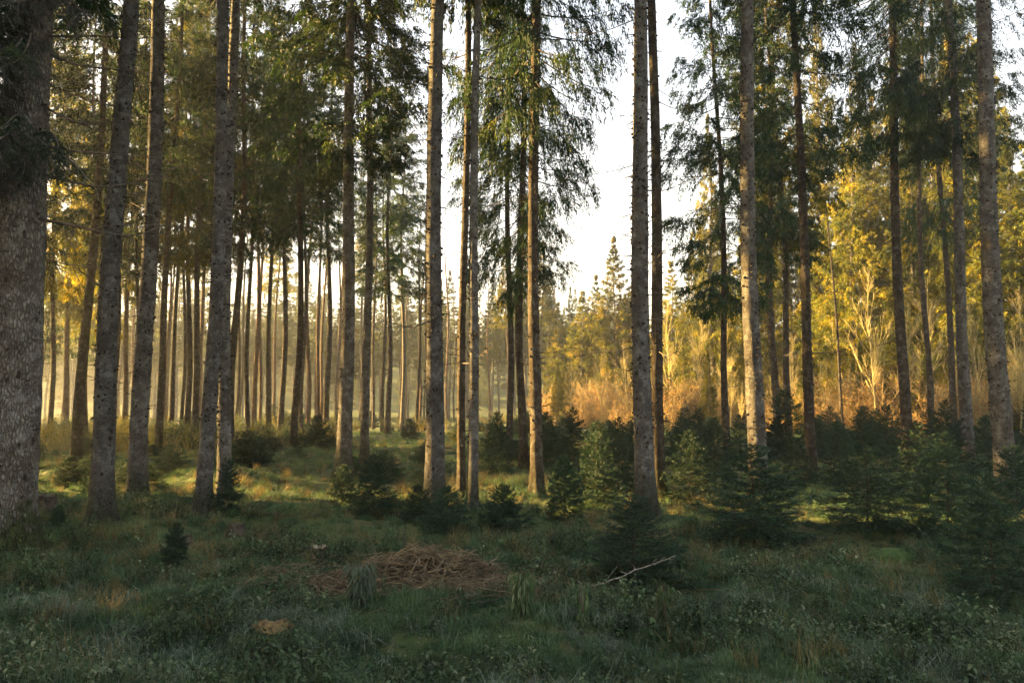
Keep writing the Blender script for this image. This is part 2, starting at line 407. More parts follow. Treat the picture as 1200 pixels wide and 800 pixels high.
def rad_at(z, H, D):
    return D / 2 * max(1 - z / H, 0.02) ** 0.75

def stubs_mesh(H, D, seed, z0, z1, n, bend):
    """short snapped branch stubs and knots in whorls"""
    rg = np.random.default_rng(seed); g = Geo()
    for k in range(n):
        z = rg.uniform(z0, z1); a = rg.uniform(0, 6.28); r = rad_at(z, H, D) * 0.97
        l = rg.uniform(0.012, 0.04) if rg.random() < 0.8 else rg.uniform(0.05, 0.16)
        rr = rg.uniform(0.010, 0.022) if l < 0.05 else rg.uniform(0.004, 0.009)
        d = np.array([math.cos(a), math.sin(a), rg.uniform(-0.5, 0.3)])
        cx, cyy = centre_at(z, seed - 1, bend); p = np.array([math.cos(a) * r + cx, math.sin(a) * r + cyy, z])
        g.tube([p - d * 0.01, p + d * l * 0.6, p + d * l + [0, 0, rg.normal() * 0.1 * l]], [rr * 1.3, rr, rr * 0.5], 5)
    return g.mesh('branch_stubs', M_stub)

def dead_branch_geo(g, p, a, l, rg, r0=0.008, droop=0.2, twigs=5, sides=4):
    n = 7; s = np.linspace(0, 1, n)
    side = rg.normal() * 0.15; ph = rg.uniform(0, 6)
    P = np.array(p) + np.stack([np.cos(a + side * s) * l * s, np.sin(a + side * s) * l * s, -droop * l * s + 0.22 * l * s ** 2.2 + 0.02 * l * np.sin(7 * s + ph)], -1)
    g.tube(P, r0 * (1 - 0.8 * s), sides)
    for k in range(twigs):
        t = rg.uniform(0.25, 0.98); i = t * (n - 1); i0 = min(int(i), n - 2); q = P[i0] + (P[i0 + 1] - P[i0]) * (i - i0)
        b = a + rg.choice([-1, 1]) * rg.uniform(0.5, 1.1); ll = l * rg.uniform(0.1, 0.3) * (1.2 - t * 0.6)
        e = q + np.array([math.cos(b) * ll, math.sin(b) * ll, rg.uniform(-0.5, 0.25) * ll])
        mid = (q + e) / 2 + rg.normal(size=3) * ll * 0.08
        g.tube([q, mid, e], [r0 * 0.45, r0 * 0.35, r0 * 0.15], 3)

dead_branch_data = []
for k in range(7):
    g = Geo(); rg = np.random.default_rng(500 + k)
    dead_branch_geo(g, (0, 0, 0), 0.0, 1.0, rg, 0.011, 0.15 + 0.12 * (k % 3), 6 + k)
    dead_branch_data.append(g.mesh('dead_branch', M_dead))

def dead_twigs_mesh(H, D, seed, z0, z1, n, bend, lmax=0.9, r0=0.007):
    rg = np.random.default_rng(seed); g = Geo()
    for k in range(n):
        z = rg.uniform(z0, z1); a = rg.uniform(0, 6.28); r = rad_at(z, H, D) * 0.9
        cx, cyy = centre_at(z, seed - 2, bend); dead_branch_geo(g, (math.cos(a) * r + cx, math.sin(a) * r + cyy, z), a, rg.uniform(0.25, lmax) * (0.5 + 0.5 * (z - z0) / (z1 - z0)), rg, r0, rg.uniform(0, 0.45), 3, 3)
    return g.mesh('dead_twigs', M_dead)

def crown_meshes(seed, Lc, rmax, nb, nsec, nbl, bl, bw, mat_, droop=0.35, hang=0.5, low=0.55, sparse=0.0, limbs=True, taper=0.72):
    """a spruce crown: limbs in loose whorls, hanging side sprays, needle tufts. returns foliage mesh, limb mesh"""
    rg = np.random.default_rng(seed); g = Geo(); gl = Geo()
    zb = np.sort(rg.uniform(0, 1, nb) ** (1.15 if taper < 0.9 else 0.95))
    az = np.cumsum(rg.uniform(1.6, 3.0, nb))
    Bs, Ds, Ls = [], [], []
    for k in range(nb):
        u = zb[k]; z = u * Lc * 0.98
        prof = (low + (1 - low) * min(u / 0.22, 1)) * (1 - u) ** taper
        l = max(rmax * prof * rg.uniform(0.62, 1.12), 0.12)
        if rg.random() < 0.12: l *= 0.55
        a = az[k]; dr = droop * (1 - 0.9 * u) * rg.uniform(0.6, 1.5) - 0.25 * u
        s = np.linspace(0, 1, 6); sw = rg.normal() * 0.12
        P = np.stack([np.cos(a + sw * s) * l * s, np.sin(a + sw * s) * l * s, z - dr * l * s + 0.22 * l * s ** 2.5], -1)
        if limbs: gl.tube(P, (0.006 + 0.006 * l) * (1 - 0.85 * s), 3, cap=False)
        if sparse and rg.random() < sparse * (1 - u): continue
        ns = max(int(nsec * (0.35 + 0.65 * l / rmax)), 3)
        t = rg.uniform(0.18, 1.0, ns) ** 0.8
        i = t * 5; i0 = np.minimum(i.astype(int), 4); f = (i - i0)[:, None]
        q = P[i0] * (1 - f) + P[i0 + 1] * f
        sg = rg.choice([-1, 1], ns)
        b = a + sg * rg.uniform(0.35, 1.25, ns)
        l2 = l * (0.12 + 0.30 * (1 - t)) * rg.uniform(0.6, 1.3, ns) + 0.12 * min(l, 1)
        h = hang * rg.uniform(0.3, 1.6, ns)
        d2 = np.stack([np.cos(b), np.sin(b), -h], -1); d2 /= np.linalg.norm(d2, axis=1)[:, None]
        # needle tufts along side sprays, spray curves downwards
        m_ = nbl
        tt = rg.uniform(0.02, 1, (ns, m_))
        base = q[:, None, :] + d2[:, None, :] * (l2[:, None] * tt)[..., None]
        base[..., 2] -= 0.35 * l2[:, None] * tt ** 2 * h[:, None]
        base += rg.normal(size=base.shape) * 0.02
        dd = d2[:, None, :] * 0.8 + rg.normal(size=base.shape) * 0.55 + np.array([0, 0, (-0.35 - 0.5 * hang) * (1 - 0.8 * u)])
        Bs.append(base.reshape(-1, 3)); Ds.append(dd.reshape(-1, 3)); Ls.append((bl * min(max(l, 0.45), 1) * rg.uniform(0.5, 1.3, base.shape[:2])).ravel())
    m_ = 90; zt = rg.uniform(0.9, 0.995, m_) * Lc
    Bs.append(np.stack([np.zeros(m_), np.zeros(m_), zt], -1)); Ds.append(rg.normal(size=(m_, 3)) * 0.8 + [0, 0, 0.9]); Ls.append(bl * (1.05 - zt / Lc) * 9 * rg.uniform(0.4, 1, m_))
    B = np.vstack(Bs); D_ = np.vstack(Ds); L_ = np.concatenate(Ls)
    g.blades(B, D_, L_, bw * rg.uniform(0.6, 1.3, len(B)), rg, kite=True)
    return g.mesh('crown', mat_), (gl.mesh('limbs', M_limb) if limbs else None)

# crown variants, all 14 m long, scaled on the tree
CROWN = {}
for k in range(3):
    CROWN['mid%d' % k] = crown_meshes(100 + k, 14, 2.6, 128, 30, 34, 0.10, 0.026, M_needle, 0.42, 0.75)
for k in range(2):
    CROWN['open%d' % k] = crown_meshes(110 + k, 14, 2.7, 125, 34, 42, 0.085, 0.017, M_needle, 0.5, 1.0, sparse=0.1)
for k in range(2):
    CROWN['gold%d' % k] = crown_meshes(120 + k, 14, 2.7, 135, 28, 26, 0.125, 0.032, M_needle_suntint, 0.42, 0.85)
CROWN['high'] = crown_meshes(130, 14, 2.3, 120, 16, 12, 0.24, 0.06, M_needle, 0.4, 0.7)

# full-height background conifers (12 m, foliage nearly to the ground or from a third up)
FAR = {}
for k in range(3):
    FAR['sunny%d' % k] = crown_meshes(200 + k, 12, 2.7, 240, 24, 20, 0.14, 0.04, M_needle_suntint, 0.35, 0.6, low=0.9, taper=1.0)
for k in range(3):
    FAR['far%d' % k] = crown_meshes(210 + k, 12, 2.4, 170, 18, 14, 0.2, 0.06, M_needle_far, 0.35, 0.5, low=0.7, taper=1.0, limbs=False)

# ------------------------------------------------------------------ tall spruces
def tall_tree(px_b, d=None, py=None, px_t=None, D=None, w=None, H=None, hb=8.0, crown='mid2', cr=1.0, bark=None, fine=True,
              dead=0, twigs=0, stubs=0, label='', group='tall spruces of the near stand', big=False, zv=None, seedx=0):
    if py is not None: p = at(px_b, py)
    else: p = at_depth(px_b, d)
    d = p.y
    if D is None: D = w * d / F_PX * 1.02 * d / math.hypot(p.x, d)
    if d < 16: TRUNKS.append((p, D * 0.95))
    if H is None: H = 23 + 3 * math.sin(px_b * 1.7)
    rt = ray(px_t, 0); xt = rt.x / rt.y * d; zt = CAM_H + rt.z / rt.y * d
    lean = math.atan2(xt - p.x, zt - p.z)
    seed = int(px_b * 7 + d * 13) + seedx
    t = link('spruce_tree', None, loc=p, rot=(0, lean, 0), label=label, cat='tree', group=group)
    bend = 0.05 if fine else 0.1
    zvis = zv or min(max((zt - p.z) * 1.15, 6), H - 2)
    link('trunk', trunk_mesh('trunk', H, D, seed, bark or (M_bark if (w or 0) > 14.2 or px_b in (427, 553) else M_bark_dark), 0.75 if big else 0.6, fine, bend, zvis), t)
    if stubs: link('branch_stubs', stubs_mesh(H, D, seed + 1, 0.9, zvis, stubs, bend), t, kind='stuff')
    if fine and not twigs: link('dead_twigs', dead_twigs_mesh(H, D, seed + 2, 2.2, min(hb + 1, zvis), 26, bend, 0.45, 0.005), t, kind='stuff')
    if twigs: link('dead_twigs', dead_twigs_mesh(H, D, seed + 2, 2.0, min(hb + 1, zvis), twigs, bend), t, kind='stuff')
    rr = random.Random(seed)
    for k in range(dead):
        z = rr.uniform(2.2, min(zvis, hb + 1)); a = rr.uniform(0, 6.28); l = rr.uniform(0.35, 1.25)
        r = rad_at(z, H, D) * 0.9
        cx, cyy = centre_at(z, seed, bend)
        link('dead_branch', rr.choice(dead_branch_data), t, (math.cos(a) * r + cx, math.sin(a) * r + cyy, z), (rr.uniform(-.6, .6), rr.uniform(-.3, .2), a), (l, l, l))
    if crown:
        f, lm = CROWN[crown]
        rz = rr.uniform(0, 6.28); sz = (H + 0.3 - hb) / 14
        link('crown', f, t, (0, 0, hb), (0, 0, rz), (cr, cr, sz))
        link('limbs', lm, t, (0, 0, hb), (0, 0, rz), (cr, cr, sz), kind='stuff')
    return t

T = tall_tree
TRUNKS = []
big_tree = T(5, py=650, px_t=40, D=0.54, H=24, hb=7.5, crown='mid0', cr=1.5, bark=M_bark_big, stubs=60, big=True,
  label='massive old spruce at the left edge with mossy flared foot')
T(118, py=612, px_t=152, w=27, stubs=330, dead=7, hb=11.2, label='grey knotty spruce with flared foot beside the massive left edge tree')
T(160, py=583, px_t=184, w=22, stubs=300, dead=6, hb=10.8, label='brownish knotty spruce just right of the flared grey one')
T(238, py=602, px_t=264, w=18.5, stubs=280, dead=5, hb=11.7, label='left trunk of the close pair standing beside a dark bushy spruce')
T(262, py=588, px_t=274, w=16, stubs=240, dead=4, hb=11.2, label='right trunk of the close pair, rising behind a dark bushy spruce')
T(88, d=19, px_t=128, w=13, dead=9, stubs=80, hb=8, crown='mid0', label='leaning dark trunk between the massive edge tree and the flared grey spruce')
T(57, d=33, px_t=76, w=7, twigs=26, hb=7, crown='gold0', fine=False, label='thin dark trunk right beside the massive left edge tree')
T(184, d=22, px_t=213, w=9.5, twigs=25, hb=8.2, crown='mid1', fine=False, label='slim leaning trunk right of the brownish knotty spruce')
T(199, d=34, px_t=226, w=6.5, twigs=25, hb=8.4, crown='mid2', fine=False, label='very slim trunk leaning right, left neighbour of a tight trunk trio')
T(218, d=31, px_t=229, w=7, twigs=25, hb=10.2, crown='mid0', fine=False, label='middle dark trunk in the tight trunk trio left of the close pair')
T(227, d=28, px_t=243, w=8, twigs=25, hb=7.4, crown='gold1', cr=1.1, fine=False, label='rightmost trunk of the tight trio, half hidden by the close pair')
T(270, d=24, px_t=291, w=9.5, twigs=20, hb=7.2, crown='mid1', cr=1.1, fine=False, label='dark trunk showing along the right side of the close pair')
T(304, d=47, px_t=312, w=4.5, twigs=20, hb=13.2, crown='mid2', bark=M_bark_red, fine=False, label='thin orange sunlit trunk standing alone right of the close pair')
T(314, d=36, px_t=324, w=6.5, twigs=26, hb=9.4, crown='mid0', fine=False, label='slim dark trunk just right of the thin orange sunlit one')
T(328, d=33, px_t=341, w=7.5, twigs=26, hb=9.7, crown='mid1', cr=1.1, fine=False, label='second slim dark trunk right of the thin orange sunlit one')
T(343, d=23, px_t=360, w=8.5, twigs=22, hb=7.4, crown='mid2', fine=False, label='dark trunk with low foot standing nearest in the row of slim ones')
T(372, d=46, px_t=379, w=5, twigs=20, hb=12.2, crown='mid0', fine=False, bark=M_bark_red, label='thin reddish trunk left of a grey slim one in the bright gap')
T(382, d=38, px_t=389, w=7, twigs=22, hb=9.4, crown='mid1', fine=False, label='slim grey trunk right of the thin reddish one in the bright gap')
T(402, d=15.5, px_t=414, w=17, stubs=160, dead=4, hb=6.8, crown='mid1', cr=1.1, label='stout trunk with golden tinged foliage above, left of the centre')
T(427, d=18, px_t=434, w=10, stubs=120, dead=5, hb=9.5, crown='mid2', label='straight slim grey trunk right beside the stout golden crowned one')
T(437, d=50, px_t=444, w=3.5, twigs=16, hb=10.2, crown='mid0', fine=False, label='thinnest trunk, a dark line between two slim grey ones')
T(454, d=38, px_t=459, w=6.5, twigs=26, hb=7.4, crown='mid1', cr=1.2, fine=False, label='slim trunk under dark drooping foliage left of the thick centre trunk')
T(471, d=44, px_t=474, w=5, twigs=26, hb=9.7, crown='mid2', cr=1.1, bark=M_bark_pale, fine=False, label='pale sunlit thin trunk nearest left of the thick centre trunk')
T(509, py=600, px_t=513, w=22, stubs=330, dead=3, hb=11.2, label='thick grey trunk left of the image centre, standing alone before the haze')
T(541, py=585, px_t=546, w=9.5, stubs=110, dead=5, hb=9, crown='mid0', cr=0.8, label='left, slimmer one of two close trunks right of the thick centre trunk')
T(553, py=592, px_t=562, w=11.5, stubs=140, dead=6, hb=8.5, crown='mid1', cr=0.8, label='right, paler one of two close trunks right of the thick centre trunk')
T(596, d=24, px_t=599, w=7.5, twigs=18, hb=7.5, crown='open0', cr=1.0, fine=False, label='thin dark trunk, left one of three under drooping foliage')
T(614, d=19, px_t=609, w=9.5, twigs=14, hb=5.0, crown='open1', cr=1.1, fine=False, label='dark middle trunk of three under drooping foliage')
T(629, py=580, px_t=627, w=14, stubs=190, dead=6, hb=6.6, crown='open0', cr=1.0, label='knotty brown trunk, right one of three under drooping foliage')
T(757, py=600, px_t=747, w=22.5, stubs=380, dead=8, hb=11.2, label='pale grey knotty trunk rising behind the bushy spruce right of centre')
T(773, d=13, px_t=763, w=14, stubs=130, dead=14, hb=10.5, crown='mid0', label='dark grey trunk half hidden behind the pale grey knotty one')
T(853, d=21, px_t=836, w=8.5, twigs=16, hb=4.6, crown='mid1', cr=0.95, fine=False, label='thin dark trunk with a long drooping curtain of dark foliage')
T(889, py=585, px_t=874, w=21.5, stubs=330, dead=6, hb=11.2, label='thick grey trunk sunlit along its left edge behind a bushy spruce')
T(911, d=27, px_t=897, w=9.5, twigs=20, hb=7, crown='mid2', cr=1.1, fine=False, label='dark trunk right beside the thick grey one, left of two alike')
T(926, d=28, px_t=906, w=8.5, twigs=20, hb=8, crown='gold1', cr=1.1, fine=False, label='dark slimmer trunk, right of two alike beside the thick grey one')
T(952, d=15.5, px_t=930, w=12.5, stubs=120, dead=5, hb=6.8, crown='mid0', cr=0.9, label='dark straight trunk with dark crown right of the two alike')
T(989, d=34, px_t=952, w=4.2, twigs=12, hb=9, H=15, crown=None, fine=False, label='very thin leaning dark pole in front of the orange scrub')
T(1065, d=17.5, px_t=1042, w=13.5, stubs=180, dead=6, hb=8.2, crown='open1', cr=0.9, label='knotty dark trunk standing alone in front of the pale bare saplings')
T(1121, d=27, px_t=1089, w=8.5, twigs=18, hb=8, crown='open0', cr=1.1, fine=False, label='slim leaning trunk left beside a thicker dark one on the right')
T(1137, d=17, px_t=1110, w=15.5, stubs=180, dead=5, hb=7.8, crown='open1', cr=0.9, label='thicker dark trunk between the slim leaning one and the thick right edge trunk')
T(1181, py=592, px_t=1148, w=26, stubs=300, dead=3, hb=11.2, label='thick grey knotty trunk near the right edge with sunlit left rim')
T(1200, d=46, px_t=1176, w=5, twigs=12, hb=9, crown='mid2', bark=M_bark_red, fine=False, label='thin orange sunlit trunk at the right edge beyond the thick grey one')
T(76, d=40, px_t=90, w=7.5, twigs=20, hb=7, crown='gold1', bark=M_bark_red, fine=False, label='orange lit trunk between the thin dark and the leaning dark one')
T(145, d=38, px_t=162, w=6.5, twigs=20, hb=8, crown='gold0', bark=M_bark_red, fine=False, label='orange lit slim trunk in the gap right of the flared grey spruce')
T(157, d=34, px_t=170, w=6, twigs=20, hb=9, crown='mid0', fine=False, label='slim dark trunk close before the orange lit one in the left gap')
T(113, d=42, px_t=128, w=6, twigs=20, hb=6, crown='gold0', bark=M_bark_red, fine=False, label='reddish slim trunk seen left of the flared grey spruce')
T(1128, d=40, px_t=1118, w=5, twigs=12, hb=6, crown='gold1', fine=False, label='slim trunk glimpsed between thicker ones under bright green foliage')

# thin trunks deep in the left half, too alike to tell apart
rr = random.Random(5)
deep_meshes = [trunk_mesh('trunk', 20, 0.28, 900 + k, M_bark_red if k < 2 else (M_bark_pale if k == 9 else M_bark_dark), 0.3, False, 0.12, 15) for k in range(4)]
deep = []
for k in range(50):
    px = rr.uniform(20, 500) if k < 34 else rr.uniform(440, 660)
    if k < 34: d = rr.uniform(42, 66)
    else: d = rr.uniform(66, 78)
    p = at_depth(px, d)
    if any((p - q).length < 1.6 for q in deep): continue
    deep.append(p)
    t = link('spruce_tree', None, loc=p, rot=(rr.uniform(-.015, .015), rr.uniform(-.02, .02), 0), label='thin straight trunk deep in the hazy sunlit left background', cat='tree', group='thin trunks deep in the hazy stand')
    s = rr.uniform(0.75, 1.1)
    link('trunk', rr.choice(deep_meshes), t, (0, 0, 0), (0, 0, rr.uniform(0, 6)), (s, s, s))
    if k % 3 < 2 and px < 150 or k % 8 == 0:
        f, lm = CROWN['high'] if k % 2 else FAR['sunny%d' % (k % 3)]
        hb = rr.uniform(9, 12) if px > 200 else rr.uniform(5, 10)
        sz = (20 * s - hb) / (14 if k % 2 else 12)
        link('crown', f, t, (0, 0, hb), (0, 0, rr.uniform(0, 6)), (0.75, 0.75, sz))

# ------------------------------------------------------------------ background stand across the clearing
def far_tree(px, d, top_py, kind, wide=1.0, hbf=0.3, label='', group='', bark=None, sub=0):
    p = at_depth(px, d)
    H = (475 - top_py) / F_PX * d + CAM_H - p.z
    t = link('spruce_tree', None, loc=p, rot=(0, 0, 0), label=label, cat='tree', group=group)
    f, lm = FAR[kind]
    hb = H * hbf
    s = (H - hb) / 12
    link('trunk', far_trunk[hash(px) % 3 if not sub else sub % 3], t, scale=(H / 17, H / 17, H / 17))
    link('crown', f, t, (0, 0, hb), (0, 0, px * 1.3), (wide, wide, s))
    if lm: link('limbs', lm, t, (0, 0, hb), (0, 0, px * 1.3), (wide, wide, s), kind='stuff')
    return t
far_trunk = [trunk_mesh('trunk', 17, 0.3, 950 + k, M_bark_pale if k == 1 else M_bark, 0.2, False, 0.1, 12) for k in range(3)]

rr = random.Random(11)
k = 0
for row in range(4):
    px = -30 + row * 9
    while px < 760:
        d = 82 + row * 7 + rr.uniform(-3, 3)
        top = 330 + 14 * math.sin(px * 0.045 + 1) + rr.uniform(-22, 22) + (20 if px > 640 else 0)
        far_tree(px, d, top, 'far%d' % rr.randrange(3), rr.uniform(0.8, 1.15), rr.uniform(0.3, 0.48), 'misty blue green spruce in the far stand across the clearing', 'spruces of the far misty stand', sub=1 + k % 3)
        px += rr.uniform(22, 40); k += 1

# sunlit conifers right of the gap
sunlit = [
 (722, 62, 272, 'sunny0', 1.45, .18, 'tallest pointed golden spruce left of the pale grey knotty trunk'),
 (700, 70, 318, 'sunny1', 1.2, .2, 'slender golden spruce just left of the tallest pointed one'),
 (683, 60, 338, 'sunny2', 1.3, .15, 'rounded golden spruce at the left end of the sunlit row'),
 (655, 66, 352, 'sunny0', 1.1, .2, 'short dim spruce at the foot of the distant hill'),
 (745, 66, 320, 'sunny2', 1.3, .2, 'golden spruce showing left of the pale knotty trunk foot, behind the tallest'),
 (790, 62, 300, 'sunny1', 1.4, .12, 'golden spruce in the bright gap right of the pale knotty trunk'),
 (815, 56, 270, 'sunny0', 1.0, .1, 'golden spruce partly behind the long drooping dark foliage'),
 (845, 60, 225, 'sunny2', 1.1, .12, 'tall golden spruce behind the thin dark trunk with drooping foliage'),
 (885, 58, 190, 'sunny1', 1.2, .12, 'tall sunlit spruce hidden halfway by the thick sun edged trunk'),
 (930, 56, 150, 'sunny0', 1.3, .12, 'tall sunlit spruce behind the dark straight trunk'),
 (968, 58, 175, 'sunny2', 1.2, .15, 'sunlit spruce behind the very thin leaning pole'),
 (1008, 50, 120, 'sunny1', 1.25, .2, 'brightest yellow green conifer, broad, above the largest bare sapling'),
 (1040, 56, 90, 'sunny0', 1.3, .2, 'broad tall conifer behind the lone knotty trunk on the right'),
 (1082, 52, 130, 'sunny2', 1.2, .15, 'yellow green conifer just left of the slim leaning trunk'),
 (1105, 58, 70, 'sunny1', 1.3, .15, 'tall conifer rising behind the slim leaning and the thicker dark trunk'),
 (1150, 55, 100, 'sunny0', 1.3, .15, 'tall conifer behind the thick grey right edge trunk'),
 (1200, 52, 150, 'sunny2', 1.3, .12, 'dark green conifer at the right edge'),
 (875, 46, 385, 'sunny2', .62, .05, 'small golden conifer left beside the thick sun edged trunk'),
 (945, 47, 400, 'sunny0', .6, .05, 'small yellow conifer left behind the dark straight trunk'),
 (1000, 45, 410, 'sunny1', .55, .05, 'small bright conifer between the leaning pole and the largest bare sapling'),
 (1050, 49, 340, 'sunny2', .8, .05, 'mid sized yellow green conifer close behind the lone knotty trunk'),
 (1098, 46, 380, 'sunny0', .65, .05, 'small bright green conifer left of the slim leaning trunk foot'),
 (1150, 47, 360, 'sunny1', .7, .05, 'mid sized bright conifer between the thicker dark and the right edge trunk'),
 (802, 48, 405, 'sunny0', .6, .05, 'small golden conifer in the scrub right of the pale knotty trunk'),
 (710, 50, 400, 'sunny1', .6, .05, 'small golden conifer in the scrub left of the pale knotty trunk'),
 (664, 50, 415, 'sunny2', .55, .05, 'small golden conifer at the left end of the scrub'),
 (905, 41, 20, 'sunny1', 1.0, .3, 'very tall conifer filling the sky behind the two alike trunks'),
 (975, 43, -30, 'sunny0', 1.1, .3, 'very tall conifer rising out of the picture above the leaning pole'),
 (1020, 46, 30, 'sunny2', 1.1, .3, 'very tall yellow green conifer above the largest bare sapling'),
 (1072, 42, -20, 'sunny1', 1.1, .3, 'very tall conifer filling the sky right of the lone knotty trunk'),
 (1132, 44, 0, 'sunny0', 1.1, .3, 'very tall conifer directly behind the thicker dark trunk'),
 (1178, 42, -30, 'sunny2', 1.1, .3, 'very tall conifer filling the sky at the right edge'),
 (838, 46, 120, 'sunny0', .9, .25, 'tall conifer behind the curtain of dark foliage'),
 (1240, 54, 90, 'sunny1', 1.3, .12, 'conifer cut off by the right edge'),
]
def edge(px):
    """depth of the stand edge that runs from the far end of the clearing to the near right"""
    return 66 - np.clip((np.asarray(px) - 680) / 500, -0.1, 1.1) * 28
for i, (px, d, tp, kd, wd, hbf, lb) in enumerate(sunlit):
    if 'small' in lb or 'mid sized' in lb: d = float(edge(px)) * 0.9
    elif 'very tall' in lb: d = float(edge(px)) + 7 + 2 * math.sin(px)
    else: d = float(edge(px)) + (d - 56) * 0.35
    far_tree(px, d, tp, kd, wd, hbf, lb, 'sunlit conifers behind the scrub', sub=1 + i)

rr = random.Random(23)
for k in range(26):
    px = rr.uniform(640, 1220)
    far_tree(px, float(edge(px)) * rr.uniform(0.74, 0.92), rr.uniform(385, 440), 'sunny%d' % (k % 3), rr.uniform(0.3, 0.5), 0.02, 'small golden green conifer scattered through the sunlit scrub', 'small conifers in the scrub', sub=1 + k)

# ------------------------------------------------------------------ scatter by geometry nodes
def scatter(name, sources, P, rotz, scl, idx, label, cat, tilt=None, kind='stuff'):
    col = bpy.data.collections.new(name + '_kinds')
    for i, me in enumerate(sources):
        o = bpy.data.objects.new('%s_kind_%02d' % (name, i), me); col.objects.link(o)
    me = bpy.data.meshes.new(name); me.vertices.add(len(P)); me.vertices.foreach_set('co', np.asarray(P, np.float32).ravel())
    a = me.attributes.new('rot', 'FLOAT_VECTOR', 'POINT')
    rv = np.zeros((len(P), 3), np.float32); rv[:, 2] = rotz
    if tilt is not None: rv[:, 0] = tilt[:, 0]; rv[:, 1] = tilt[:, 1]
    a.data.foreach_set('vector', rv.ravel())
    a = me.attributes.new('scl', 'FLOAT', 'POINT'); a.data.foreach_set('value', np.asarray(scl, np.float32))
    a = me.attributes.new('idx', 'INT', 'POINT'); a.data.foreach_set('value', np.asarray(idx, np.int32))
    ng = bpy.data.node_groups.new(name, 'GeometryNodeTree')
    ng.interface.new_socket('Geometry', in_out='INPUT', socket_type='NodeSocketGeometry')
    ng.interface.new_socket('Geometry', in_out='OUTPUT', socket_type='NodeSocketGeometry')
    gi = ng.nodes.new('NodeGroupInput'); go = ng.nodes.new('NodeGroupOutput')
    ci = ng.nodes.new('GeometryNodeCollectionInfo'); ci.inputs['Collection'].default_value = col
    ci.inputs['Separate Children'].default_value = True; ci.inputs['Reset Children'].default_value = True
    ip = ng.nodes.new('GeometryNodeInstanceOnPoints'); ip.inputs['Pick Instance'].default_value = True
    def attr(nm, t):
        n = ng.nodes.new('GeometryNodeInputNamedAttribute'); n.data_type = t; n.inputs['Name'].default_value = nm; return n.outputs[0]
    er = ng.nodes.new('FunctionNodeEulerToRotation')
    ng.links.new(attr('rot', 'FLOAT_VECTOR'), er.inputs[0]); ng.links.new(er.outputs[0], ip.inputs['Rotation'])
    ng.links.new(attr('scl', 'FLOAT'), ip.inputs['Scale']); ng.links.new(attr('idx', 'INT'), ip.inputs['Instance Index'])
    ng.links.new(gi.outputs[0], ip.inputs['Points']); ng.links.new(ci.outputs[0], ip.inputs['Instance']); ng.links.new(ip.outputs[0], go.inputs[0])
    o = link(name, me, kind=kind, label=label, cat=cat)
    md = o.modifiers.new('scatter', 'NODES'); md.node_group = ng
    return o

def wedge(n, d0, d1, rg, half=0.78, power=1.0):
    """n random points in the ground wedge the camera sees"""
    u = rg.random(n) ** power
    y = d0 + (d1 - d0) * u
    x = (rg.random(n) * 2 - 1) * (half * y + 0.6)
    return x, y

# hill forest and the stands outside the frame
rg = np.random.default_rng(21)
hx, hy = [], []
n = 1300
x = rg.uniform(-230, 260, n); y = rg.uniform(118, 235, n)
keep = (np.abs(x) < 0.85 * y + 10)
P = np.stack([x[keep], y[keep], ground(x[keep], y[keep]) - 0.5], -1)
wood_src = [FAR['far%d' % k][0] for k in range(3)]
scatter('hill_forest', wood_src, P, rg.uniform(0, 6.28, len(P)), rg.uniform(0.75, 1.2, len(P)), rg.integers(0, 3, len(P)), 'misty spruce wood covering the distant hill', 'forest')

def whole_tree(crown, hb, H):
    f = CROWN[crown][0]
    n = len(f.vertices); co = np.empty(n * 3, np.float32); f.vertices.foreach_get('co', co); co = co.reshape(-1, 3).copy()
    co[:, 2] = co[:, 2] * (H - hb) / 14 + hb
    nq = len(f.polygons)
    Q1 = np.arange(nq * 4).reshape(-1, 4)
    g = Geo(); g.tube(np.stack([np.zeros(6), np.zeros(6), np.linspace(0, H, 6)], -1), 0.16 * (1 - np.linspace(0, 0.95, 6)), 8)
    V2 = np.vstack(g.V); q2 = np.vstack(g.Q)
    V = np.vstack([co, V2]); 
    me = mesh_np('spruce', V, [Q1, q2 + n], [M_needle, M_bark], False, np.concatenate([np.zeros(nq), np.ones(len(q2))]))
    return me
for k_, (px, d, hb, lb) in enumerate([(20, 27, 7, 'slender spruce mostly hidden behind the massive left edge tree'), (100, 30, 9, 'slender spruce just right of the leaning dark trunk'),
        (132, 34, 8, 'slender spruce showing between the flared grey and the brownish knotty spruce'), (212, 38, 9.5, 'slender spruce deep between the brownish knotty spruce and the close pair'),
        (250, 36, 9, 'slender spruce peeping out behind the close pair of trunks'), (290, 30, 10.5, 'slender spruce with full dark crown right of the close pair'),
        (353, 35, 10, 'slender spruce right behind the nearest dark trunk of the slim row'), (1090, 24, 12, 'slender spruce left of the slim leaning trunk on the right')]):
    T(px, d=d, px_t=px + (600 - px) * .03, D=0.2, twigs=14, hb=hb, crown='mid%d' % (k_ % 3), cr=1.0, fine=False, label=lb, group='slender spruces filling the canopy')
wt = [whole_tree('high', 7, 23), whole_tree('high', 10, 25)]
